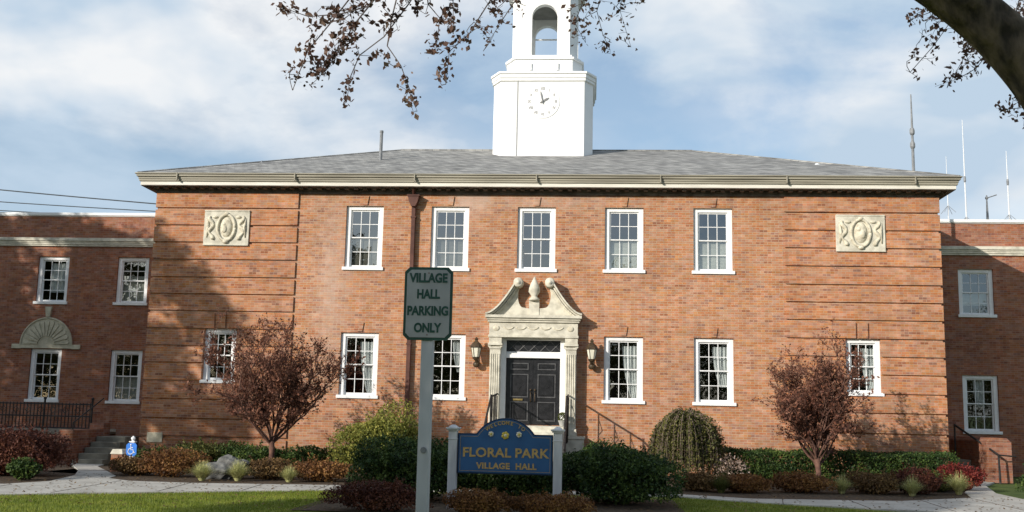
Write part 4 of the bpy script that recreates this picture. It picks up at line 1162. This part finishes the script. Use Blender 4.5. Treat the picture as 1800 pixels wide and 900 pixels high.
def clip_hedge(name, label, x0, x1, y0, y1, h, mat, n, ls, group=None, wob=0.05):
    cx, cy = (x0 + x1) / 2, (y0 + y1) / 2
    t_ = thing(name, label, 'hedge', (cx, cy, 0), group)
    a, b_ = (x1 - x0) / 2, (y1 - y0) / 2
    u = rng.random(n)
    Af, At, As = 2 * a * h, 2 * a * 2 * b_, 2 * b_ * h
    tot = 2 * Af + At + 2 * As
    P = np.zeros((n, 3)); s = rng.random((n, 2)) * 2 - 1
    c = u * tot
    m1 = c < Af; m2 = (c >= Af) & (c < 2 * Af); m3 = (c >= 2 * Af) & (c < 2 * Af + At); m4 = c >= 2 * Af + At
    P[m1] = np.stack([s[m1, 0] * a, np.full(m1.sum(), -b_), (s[m1, 1] + 1) / 2 * h], 1)
    P[m2] = np.stack([s[m2, 0] * a, np.full(m2.sum(), b_), (s[m2, 1] + 1) / 2 * h], 1)
    P[m3] = np.stack([s[m3, 0] * a, s[m3, 1] * b_, np.full(m3.sum(), h)], 1)
    sg = np.where(rng.random(m4.sum()) < 0.5, -1, 1)
    P[m4] = np.stack([sg * a, s[m4, 0] * b_, (s[m4, 1] + 1) / 2 * h], 1)
    w = (np.sin(P[:, 0] * 2.1 + cx) + np.sin(P[:, 0] * 5.3 + P[:, 2] * 4 + 1) + np.sin(P[:, 2] * 7 + P[:, 1] * 5)) / 3
    ctr = np.array([0, 0, h * 0.5])
    k = np.array([a, b_, h * 0.5])
    q_ = (P - ctr) / k
    rr = np.linalg.norm(q_, axis=1)
    corner = np.clip(rr - 1.15, 0, None)
    P = ctr + (P - ctr) * (1 - corner * 0.10)[:, None]
    nrm = q_ / np.maximum(np.abs(q_).max(1), 1e-6)[:, None]
    P += nrm * (w * wob + rng.normal(size=n) * 0.03)[:, None]
    P[:, 2] = np.clip(P[:, 2], 0.02, None)
    leaves('foliage', P, ls, mat, t_)
    n2 = n // 3
    I = (rng.random((n2, 3)) * 2 - 1) * np.array([a, b_, h * 0.5]) * 0.92 + ctr
    leaves('inner_foliage', I, ls * 1.6, mat, t_)
    return t_

# clipped hedge along the right half of the facade
clip_hedge('clipped_hedge', 'long dark green clipped hedge along right half of brick facade', 5.0, 11.1, -2.6, -1.6, 0.82, 'leaf_yew', 26000, 0.055, wob=0.07)
# left back row: loose olive shrubs
for i, (x, y, rx, h, m_, lab) in enumerate([
    (-10.3, -1.9, 0.75, 0.52, 'leaf_hedge', 'dark green shrub under cornerstone at left corner of main facade'),
    (-9.1, -2.1, 0.70, 0.72, 'leaf_olive', 'olive green shrub below rusticated left bay beside dark corner shrub'),
    (-8.1, -1.9, 0.65, 0.68, 'leaf_hedge', 'green shrub behind brown bush and left of grey boulder'),
    (-7.2, -2.3, 0.70, 0.66, 'leaf_yew', 'darkest yew shrub left of left plum tree trunk'),
    (-6.0, -2.3, 0.70, 0.66, 'leaf_hedge', 'green shrub directly right of left plum tree trunk'),
    (-5.0, -2.2, 0.70, 0.66, 'leaf_olive', 'olive shrub between left plum tree and golden bush'),
    (-2.2, -2.6, 0.9, 0.70, 'leaf_yew', 'dark shrub left of entrance stairs behind parking sign post'),
    (2.0, -2.4, 0.75, 0.95, 'leaf_yew', 'dark green shrub against right handrail of entrance stairs')]):
    shrub('foundation_shrub', lab, 'shrub', x, y, rx, 0.6, h, m_, 3200, 0.06, 'shrubs along the facade')
# golden bush and weeping tree
shrub('golden_shrub', 'loose yellow-green bush left of parking sign post', 'shrub', -3.45, -4.6, 1.10, 0.9, 1.62, 'leaf_gold', 11000, 0.060, lump=0.3, core=True)
def weeping(label, x, y, r, h, n=420):
    t_ = thing('weeping_tree', label, 'tree', (x, y, 0))
    q = MB(); P = []
    q.tube([(0, 0, 0), (0.04, 0, h * 0.35), (-0.02, 0, h * 0.7), (0, 0, h * 0.88)], [0.06, 0.05, 0.045, 0.03], 8)
    for k in range(n):
        a = rng.random() * 6.28; rr = r * (0.35 + 0.65 * rng.random() ** 0.6) * (1 + 0.13 * math.sin(3 * a + 1) + 0.08 * math.sin(7 * a)); top = h * (0.82 + 0.24 * rng.random() + 0.06 * math.sin(2 * a))
        end = h * (0.12 + 0.30 * rng.random()) 
        pts = []
        for s in np.linspace(0, 1, 7):
            rad = rr * min(1.0, math.sin(min(s * 1.15, 1.0) * PI / 2)); z = h * 0.86 + (top - h * 0.86) * math.sin(min(s * 2.2, 1) * PI / 2 * 2 if s < .45 else PI / 2) 
            z = top - (top - end) * s ** 2.4 if s > 0 else h * 0.86
            pts.append((rad * math.cos(a), rad * math.sin(a), z))
        q.tube(pts, [0.012, 0.010, 0.008, 0.006, 0.005, 0.004, 0.003], 4, cap=False)
        A_ = np.array(pts)
        for s in rng.random(62) ** 0.7 * 5.99:
            i = int(s); f = s - i; P.append(A_[i] * (1 - f) + A_[i + 1] * f + rng.normal(size=3) * 0.03)
    q.build('trunk', 'bark_light', t_)
    leaves('crown', np.array(P), 0.068, 'leaf_weep', t_, aspect=0.5)
    return t_
weeping('low weeping tree with brown-green dome crown right of entrance stairs', 4.13, -3.0, 0.93, 1.72)
shrub('flowering_shrub', 'low shrub with faded pinkish white blooms left of weeping tree', 'shrub', 2.75, -3.0, 0.65, 0.45, 0.72, 'petal', 1100, 0.05, core=False, lump=0.35)
shrub('flowering_shrub', 'low shrub with faded pinkish white blooms right of weeping tree', 'shrub', 5.15, -3.4, 0.40, 0.35, 0.66, 'petal', 500, 0.045, core=False, lump=0.35)
# front row of bushes
for (x, y, rx, ry, h, m_, lab) in [
    (-9.1, -6.0, 0.62, 0.5, 0.46, 'leaf_brown', 'low brown bush at foot of blue wheelchair sign'),
    (-8.15, -6.3, 0.78, 0.6, 0.68, 'leaf_rust', 'rusty brown mound bush left of grey boulder'),
    (-5.85, -6.2, 0.62, 0.5, 0.48, 'leaf_brown', 'low brown bush in front of left plum tree'),
    (-4.55, -6.5, 0.82, 0.6, 0.52, 'leaf_rust', 'low reddish brown bush in front of golden shrub'),
    (4.1, -6.3, 0.55, 0.5, 0.42, 'leaf_brown', 'low brown bush just right of big foreground yew'),
    (5.1, -6.4, 0.60, 0.5, 0.40, 'leaf_rust', 'low rusty bush below weeping tree on right lawn side'),
    (6.45, -5.9, 0.78, 0.6, 0.46, 'leaf_rust', 'low rusty bush left of right plum tree trunk'),
    (8.15, -5.6, 0.62, 0.6, 0.50, 'leaf_brown', 'brown bush right of right plum tree trunk'),
    (9.20, -5.3, 0.72, 0.6, 0.60, 'leaf_barberry', 'dark maroon bush in front of right end of clipped hedge'),
    (10.05, -4.2, 0.35, 0.4, 0.45, 'leaf_olive', 'small olive bush left of bright red bush'),
    (10.75, -3.6, 0.60, 0.5, 0.62, 'leaf_red', 'bright red bush beside right wing path')]:
    shrub('low_bush', lab, 'bush', x, y, rx, ry, h, m_, 3200, 0.05, 'bushes lining the walkway')
grass_clump('pale yellow grass clump in front of grey boulder on its left', -7.0, -7.4, 0.42, 0.36)
grass_clump('pale yellow grass clump in front of grey boulder on its right', -6.25, -7.2, 0.40, 0.38)
grass_clump('small yellow grass tuft between brown bushes left of golden shrub', -5.1, -7.1, 0.30, 0.30, n=600)
grass_clump('pale grass tuft at right corner of foreground yew bed', 4.55, -6.8, 0.36, 0.36, 'leaf_olive', 600)
grass_clump('pale grass tuft left of right plum tree trunk', 7.35, -6.0, 0.34, 0.36, 'leaf_straw', 500)
grass_clump('straw coloured grass tuft between brown and maroon bushes', 8.85, -6.2, 0.36, 0.36, 'leaf_straw', 600)
grass_clump('straw coloured grass tuft just left of bright red bush', 10.2, -5.2, 0.40, 0.42, 'leaf_straw', 700)
# big brown bush at far left, small green one, dark conifer at far right
shrub('spreading_bush', 'large reddish brown spreading bush at left edge beside walkway', 'bush', -11.75, -7.3, 1.75, 1.2, 1.12, 'leaf_barberry', 17000, 0.055, lump=0.34)
shrub('spreading_bush', 'brown bush at far left edge below porch railing', 'bush', -15.2, -6.0, 1.9, 1.3, 1.15, 'leaf_rust', 9000, 0.06, lump=0.25)
shrub('green_shrub', 'small bright green shrub in front of large brown bush at left', 'shrub', -10.45, -8.7, 0.32, 0.3, 0.46, 'leaf_hedge', 900, 0.06)
shrub('conifer_shrub', 'dark green conifer shrub at bottom right corner by walkway', 'shrub', 12.3, -6.0, 1.0, 0.8, 0.95, 'leaf_yew', 7000, 0.06, lump=0.25)
# foreground mass in front of which the blue sign stands
shrub('foreground_yew', 'large dark rounded yew left of blue sign behind parking sign post', 'shrub', -1.65, -10.9, 1.25, 1.0, 1.18, 'leaf_yew', 15000, 0.05, 'yews around the blue sign', lump=0.20, flat=0.15)
shrub('foreground_yew', 'dark yew directly behind blue village hall sign', 'shrub', 0.25, -10.8, 1.1, 0.9, 0.88, 'leaf_yew', 11000, 0.05, 'yews around the blue sign', lump=0.2, flat=0.18)
shrub('foreground_yew', 'large dark clipped yew right of blue sign', 'shrub', 2.15, -10.6, 1.2, 1.1, 1.08, 'leaf_yew', 16000, 0.05, 'yews around the blue sign', lump=0.19, flat=0.2)
shrub('barberry', 'dark maroon barberry at foot of parking sign post on its left', 'shrub', -1.85, -13.4, 0.85, 0.5, 0.50, 'leaf_barberry', 6000, 0.035, 'barberries below the blue sign')
shrub('barberry', 'rusty orange barberry under left half of blue sign', 'shrub', -0.15, -13.5, 0.58, 0.4, 0.40, 'leaf_rust', 4500, 0.035, 'barberries below the blue sign')
shrub('barberry', 'rusty brown barberry under right half of blue sign', 'shrub', 1.0, -13.4, 0.75, 0.4, 0.36, 'leaf_rust', 4500, 0.035, 'barberries below the blue sign')

# boulder
me = bpy.data.meshes.new('boulder'); bm = bmesh.new(); bmesh.ops.create_icosphere(bm, subdivisions=4, radius=1)
for v in bm.verts:
    c = v.co.normalized(); k = 1 + 0.16 * math.sin(c.x * 4 + 1) * math.cos(c.y * 5) + 0.10 * math.sin(c.z * 8 + c.x * 6) + 0.05 * math.sin(c.y * 15 + c.x * 11)
    v.co = Vector((c.x * 0.55, c.y * 0.40, c.z * 0.30)) * k
    v.co.z += 0.15 + 0.10 * c.x
bm.to_mesh(me); bm.free(); me.materials.append(MATS['rock'])
o = bpy.data.objects.new('boulder', me); COL.objects.link(o); o.location = (-6.85, -6.4, 0.03)
tag(o, 'grey boulder among grasses left of left plum tree', 'rock')

# ---- plum trees
def plum(label, x, y, cz, rx, rz, n, fork, nl, dx=0.0, group='plum trees before the facade'):
    t_ = thing('plum_tree', label, 'tree', (x, y, 0), group)
    q = MB(); P = []
    q.tube([(0, 0, 0), (0.04, 0, fork * 0.5), (0.0, 0.02, fork)], [0.085, 0.07, 0.075], 9)
    top = cz + rz
    def shoot(p0, d0, L_, r0_, lvl):
        m_ = max(4, int(L_ / 0.14)); pts = [np.array(p0, float)]; d_ = np.array(d0, float)
        for i in range(m_):
            d_ = d_ + rng.normal(size=3) * 0.10 + np.array([0, 0, 0.035]); d_ /= np.linalg.norm(d_)
            pts.append(pts[-1] + d_ * L_ / m_)
        q.tube(pts, list(np.linspace(r0_, max(r0_ * 0.3, 0.003), m_ + 1)), 6 if lvl < 2 else 4, cap=False)
        A_ = np.array(pts)
        if lvl >= 1:
            k = int(L_ * (15 if lvl == 1 else 40))
            for _ in range(k):
                f = (0.15 + 0.85 * rng.random()) * m_ * 0.999; i = int(f); P.append(A_[i] * (1 - f + i) + A_[i + 1] * (f - i) + rng.normal(size=3) * 0.035)
        if lvl < 3:
            nb = {0: 8, 1: 7, 2: 4}[lvl]
            for _ in range(nb):
                f = (0.22 + 0.74 * rng.random()) * m_ * 0.999; i = int(f); p = A_[i]
                side = rng.normal(size=3); side -= d_ * side.dot(d_); side /= np.linalg.norm(side)
                dd = d_ * 0.75 + side * 0.62 + np.array([0, 0, 0.15]); dd /= np.linalg.norm(dd)
                shoot(p, dd, L_ * (0.46 if lvl == 0 else 0.5) * (0.6 + 0.6 * rng.random()), r0_ * 0.45, lvl + 1)
    nl0 = 15
    for k in range(nl0):
        a = 2 * PI * (k * 0.618) + 0.3; inc = (0.12 + 0.88 * ((k + 0.5) / nl0) ** 0.75) * R(56)
        dr = np.array([math.sin(inc) * math.cos(a), math.sin(inc) * math.sin(a), math.cos(inc)])
        # reach of the limb to the crown's outline
        reach = 1.0 / math.sqrt((dr[0] ** 2 + dr[1] ** 2) / rx ** 2 + (dr[2] / (top - fork)) ** 2)
        shoot((0, 0.02, fork - 0.25 * rng.random() * (inc > 0.5)), dr, reach * (0.74 + 0.22 * rng.random()), 0.032, 0)
    q.build('trunk', 'bark_red', t_, smooth=True)
    P = np.array(P)
    if len(P) > nl: P = P[rng.permutation(len(P))[:nl]]
    leaves('crown', P, 0.078, 'leaf_plum', t_, aspect=0.42, jitter=0.55)
    return t_
plum('round purple-brown plum tree left of parking sign', -6.62, -3.6, 2.70, 2.05, 1.56, 620, 0.95, 12500, 0.0)
plum('narrow purple-brown plum tree at right part of facade', 7.35, -3.4, 2.40, 1.68, 1.38, 560, 0.75, 11500, 0.0)

# ---- large street trees out of frame on the left, whose shadows fall on the wing and the lawn
def street_tree(label, x, y, th, cz, rx, ry, rz, n, nl, tr=0.28, ls=0.22, mat='leaf_tree'):
    t_ = thing('street_tree', label, 'tree', (x, y, 0), 'tall street trees')
    W = Wood([(0, 0, 0), (0.05, 0, th * 0.5), (0, 0.05, th)], [-1, 0, 1], tr)
    tg = []
    for k in range(n):
        d = rng.normal(size=3); d /= np.linalg.norm(d)
        tg.append(d * rng.random() ** 0.4 * np.array([rx, ry, rz]) + np.array([0, 0, cz]))
    W.grow(tg, 0.6, 0.12)
    W.mesh('trunk', 'bark', t_, tip_r=0.015, maxr=tr, sides=4)
    P = np.array(W.p)[3:]
    P = P[np.linalg.norm((P - np.array([0, 0, cz])) / np.array([rx, ry, rz]), axis=1) > 0.35]
    L_ = P[rng.integers(0, len(P), nl)] + rng.normal(size=(nl, 3)) * 0.20
    leaves('crown', L_, ls, mat, t_)
    return t_
street_tree('tall leafy street tree left of frame nearest the main block', -27.7, -13.0, 4.0, 9.3, 6.0, 5.0, 5.6, 480, 40000, ls=0.27)
street_tree('tall leafy street tree left of frame in front of left wing', -29.2, -7.6, 4.0, 9.5, 5.8, 4.6, 5.3, 480, 40000, ls=0.26)
street_tree('broad street tree left of photographer shading blue sign and yews', -16.4, -31.5, 4.4, 9.8, 4.4, 4.0, 3.4, 400, 36000, ls=0.28)
street_tree('small street tree just left of photographer shading parking sign', -5.3, -33.0, 2.6, 6.6, 3.5, 2.4, 3.5, 320, 30000, 0.16, ls=0.18)
# distant wood across the street behind the photographer, seen mirrored in the panes
PW = []; q = MB()
for i in range(14):
    cx_, cy_, sc_k = -86 + i * 10.0, -66 - 3 * (i % 3), 0.85 + 0.13 * ((i * 7) % 4) / 2
    d = rand_dirs(4200) * (rng.random(4200)[:, None] ** 0.35) * (1 + 0.15 * rng.normal(size=(4200, 1)))
    PW.append(d * np.array([6.5, 5.0, 5.4]) * sc_k + np.array([cx_, cy_, 8.3 * sc_k]))
    q.tube([(cx_, cy_, 0), (cx_ + 0.2, cy_, 4), (cx_, cy_ + .2, 9)], [0.4, 0.32, 0.12], 8)
PW.append(np.stack([-100 + 170 * rng.random(30000), -72 + 3 * rng.random(30000), 7.5 * rng.random(30000) ** 0.8], 1))
wd = leaves('distant_wood', np.concatenate(PW), 0.55, 'leaf_tree', None); tag(wd, 'distant park wood across the street', 'wood', kind='stuff')
q.build('trunk', 'bark', wd)

# ---- overhanging tree: leaning limb at upper right and drooping twigs across the top
OT = thing('overhanging_tree', 'old tree leaning in from right with thick dark limb and drooping leafy twigs', 'tree', (5.5, -24.2, 0))
OL = np.array([5.5, -24.2, 0.0])
limb = [(5.50, -24.2, 0.0), (5.40, -24.1, 1.2), (5.22, -24.0, 2.2), (4.98, -24.0, 3.0), (4.72, -24.0, 3.55), (4.45, -24.0, 3.99), (4.10, -24.0, 4.36), (3.62, -24.0, 4.70), (2.9, -23.95, 5.05), (2.0, -23.8, 5.30), (1.0, -23.6, 5.45), (0.0, -23.4, 5.55), (-0.8, -23.2, 5.65)]
lr = [0.32, 0.25, 0.215, 0.195, 0.185, 0.175, 0.162, 0.15, 0.13, 0.10, 0.07, 0.05, 0.03]
lp = [tuple(np.array(p) - OL) for p in limb]
# smooth and roughen the limb
def catmull(pts, rr_, k=6):
    P = [Vector(p) for p in pts]; out = []; ro = []
    for i in range(len(P) - 1):
        p0, p1, p2, p3 = P[max(i - 1, 0)], P[i], P[i + 1], P[min(i + 2, len(P) - 1)]
        for j in range(k):
            t_ = j / k
            out.append(0.5 * ((2 * p1) + (-p0 + p2) * t_ + (2 * p0 - 5 * p1 + 4 * p2 - p3) * t_ ** 2 + (-p0 + 3 * p1 - 3 * p2 + p3) * t_ ** 3)); ro.append(rr_[i] * (1 - t_) + rr_[i + 1] * t_)
    out.append(P[-1]); ro.append(rr_[-1]); return out, ro
cp, crr = catmull(lp, lr, 12)
q = MB(); q.tube(cp, crr, 32)
for i, v in enumerate(q.v):
    v = Vector(v); k = 0.014 * math.sin(v.x * 9 + v.z * 5) + 0.009 * math.sin(v.y * 61 + v.x * 11) + 0.007 * math.sin(v.z * 37 + v.y * 29) + 0.006 * math.sin(v.x * 53 - v.y * 71)
    q.v[i] = (v.x, v.y + k, v.z + k * 0.8)
q.build('trunk', 'bark', OT, smooth=True)

# twig skeletons, in world metres: chains hanging from the limb
chains = {
 'dense': [
  [(0.23, -23.6, 5.5), (-0.12, -22.6, 5.11), (-0.2, -22.6, 5.01), (-0.37, -22.6, 4.78), (-0.43, -22.6, 4.65), (-0.57, -22.6, 4.41), (-0.7, -22.6, 4.27)],
  [(0.52, -23.6, 5.5), (0.17, -22.6, 5.11), (0.1, -22.6, 4.98), (-0.1, -22.6, 4.69), (-0.3, -22.6, 4.53), (-0.37, -22.6, 4.34), (-0.39, -22.6, 4.13)],
  [(0.35, -23.6, 5.5), (0.0, -22.6, 5.06), (-0.04, -22.6, 4.86), (-0.07, -22.6, 4.61), (0.05, -22.6, 4.44), (0.13, -22.6, 4.24), (0.2, -22.6, 4.05)],
  [(0.12, -23.6, 5.5), (-0.23, -22.6, 4.96), (-0.48, -22.6, 4.89), (-0.75, -22.6, 4.87), (-1.0, -22.6, 4.96)],
  [(1.21, -23.6, 5.5), (0.86, -22.6, 5.1), (0.76, -22.6, 4.97), (0.61, -22.6, 4.71), (0.45, -22.6, 4.56), (0.43, -22.6, 4.28)],
  [(0.59, -23.6, 5.5), (0.24, -22.6, 5.11), (0.26, -22.6, 4.97), (0.36, -22.6, 4.85), (0.35, -22.6, 4.68), (0.33, -22.6, 4.54)],
  [(0.81, -23.6, 5.5), (0.46, -22.6, 5.11), (0.47, -22.6, 4.95), (0.48, -22.6, 4.71)],
  [(-0.27, -22.6, 4.71), (-0.5, -22.6, 4.57), (-0.64, -22.6, 4.37)],
  [(-0.03, -23.6, 5.5), (-0.38, -22.6, 5.06), (-0.56, -22.6, 4.81), (-0.74, -22.6, 4.57), (-0.85, -22.6, 4.23)],
 ],
 'thin': [
  [(1.21, -23.6, 5.5), (0.86, -22.6, 5.1), (0.76, -22.6, 4.97), (0.61, -22.6, 4.71), (0.45, -22.6, 4.56), (0.43, -22.6, 4.28)],
  [(2.06, -23.6, 5.5), (1.71, -22.6, 5.09), (1.66, -22.6, 4.9), (1.71, -22.6, 4.7), (1.77, -22.6, 4.57)],
  [(2.22, -23.6, 5.5), (1.87, -22.6, 5.09), (1.85, -22.6, 4.9), (1.94, -22.6, 4.59)],
  [(1.92, -23.6, 5.5), (1.57, -22.6, 5.05), (1.48, -22.6, 4.8), (1.57, -22.6, 4.63)],
  [(1.4, -23.6, 5.5), (1.05, -22.6, 5.1), (0.87, -22.6, 4.81), (0.73, -22.6, 4.56)],
  [(4.1, -23.95, 4.34), (4.57, -22.6, 4.92), (4.34, -22.6, 4.59), (4.15, -22.6, 4.37)],
  [(2.29, -23.6, 5.5), (1.94, -22.6, 5.09), (2.03, -22.6, 4.97)],
  [(4.45, -23.95, 3.98), (4.69, -22.6, 4.71), (4.6, -22.6, 4.54), (4.43, -22.6, 4.24)],
  [(3.9, -23.95, 4.5), (4.53, -22.6, 4.97), (4.35, -22.6, 4.88), (4.17, -22.6, 4.81)],
  [(4.72, -23.95, 3.6), (5.15, -22.6, 4.26), (5.01, -22.6, 4.08), (4.82, -22.6, 4.06)],
  [(4.3, -23.95, 4.15), (4.77, -22.6, 4.54), (4.66, -22.6, 4.4), (4.54, -22.6, 4.33)],
  [(4.6, -23.95, 3.75), (5.05, -22.6, 4.87), (5.01, -22.6, 4.94)],
 ]}
def twiggy(name, lst, ntg, spread, leafn, lsz, mat_w, tip_r):
    ws = MB(); LP_ = []
    for ch in lst:
        W = Wood([tuple(np.array(p) - OL) for p in ch], [-1] + list(range(len(ch) - 1)), 0.02)
        base = np.array(W.p)
        tg = []
        for k in range(ntg):
            i = rng.integers(1, len(base)); f = rng.random()
            p = base[i - 1] * (1 - f) + base[i] * f
            s = spread * (0.30 + 1.0 * (1 - (i + f) / len(base)))
            tg.append(p + rng.normal(size=3) * np.array([s, s, s * 0.75]) + np.array([-0.03, 0, 0.0]))
        tips = W.grow(tg, 0.05, 0.06)
        r = W.radii(tip_r, 2.4)
        for i in range(1, len(W.p)):
            j = W.par[i]; ws.tube([W.p[j], W.p[i]], [min(r[j], r[i] * 1.3), r[i]], 4, cap=False)
        P = np.array(W.p)[len(ch):]
        # leaves clustering along the hanging end of the chain itself
        tail = np.array([base[-1] * f + base[-2] * (1 - f) for f in rng.random(14)] + [base[-2] * f + base[-3] * (1 - f) for f in rng.random(10)]) + rng.normal(size=(24, 3)) * 0.035
        if leafn: LP_.append(tail)
        if len(P) and leafn:
            ii = rng.integers(0, len(P), leafn); LP_.append(P[ii] + rng.normal(size=(leafn, 3)) * 0.020)
    return ws, LP_
ws, lp1 = twiggy('dense', chains['dense'], 30, 0.10, 165, 0.06, 'twig', 0.0022)
ws.build('twigs', 'twig', OT)
leaves('leaves', np.concatenate(lp1), 0.047, 'leaf_dry', OT, aspect=0.62, jitter=0.55)
lp2 = []
for sel in (lambda c: c[0][0] < 3.5, lambda c: c[0][0] >= 3.5):
    ws, l_ = twiggy('thin', [c for c in chains['thin'] if sel(c)], 30, 0.11, 85, 0.045, 'twig', 0.0014)
    ws.build('twigs', 'twig', OT); lp2 += l_
leaves('leaves', np.concatenate(lp2), 0.040, 'leaf_dry', OT, aspect=0.55, jitter=0.5)

# ---- lawn grass (uncountable)
def blades(xr, yr, n, keep):
    x = xr[0] + (xr[1] - xr[0]) * rng.random(n); y = yr[0] + (yr[1] - yr[0]) * rng.random(n)
    k = keep(x, y); x, y = x[k], y[k]; n = len(x)
    return np.stack([x, y, np.zeros(n)], 1)
P1 = blades((-11, -3.0), (-16, -8.8), 60000, lambda x, y: y < np.where(x < -9.2, -12.7, -12.6 + (x + 9.2) * (3.7 / 5.9) - 0.03))
P2 = blades((3.2, 9.5), (-16, -8.0), 40000, lambda x, y: (y < np.where(x > 7.7, -10.7, -7.9 - (x - 3.0) * 0.57 - 0.45)))
P = np.concatenate([P1, P2]); n = len(P)
a = rng.random(n) * 6.28
U = np.stack([np.cos(a), np.sin(a), np.zeros(n)], 1) * 0.004
V = np.stack([rng.normal(size=n) * 0.012, rng.normal(size=n) * 0.012, 0.030 + 0.022 * rng.random(n)], 1)
g = quads_mesh('grass', P, U, V, 'blade', tri=True)
tag(g, 'short mown green lawn grass along the walkway', 'grass', kind='stuff')

# fallen leaves scattered on lawn and path (uncountable)
n = 2600
x = -11 + 22 * rng.random(n); y = -14 + 8 * rng.random(n)
P = np.stack([x, y, np.full(n, 0.036) + 0.01 * rng.random(n)], 1)
a = rng.random(n) * 6.28; sz = 0.022 + 0.02 * rng.random(n)
U = np.stack([np.cos(a) * sz, np.sin(a) * sz, 0.006 * rng.normal(size=n)], 1); V = np.stack([-np.sin(a) * sz, np.cos(a) * sz, 0.012 * rng.random(n)], 1)
g = quads_mesh('fallen_leaves', P, U, V, 'leaf_brown')
tag(g, 'dry brown leaves fallen on lawn and walkway', 'leaves', kind='stuff')
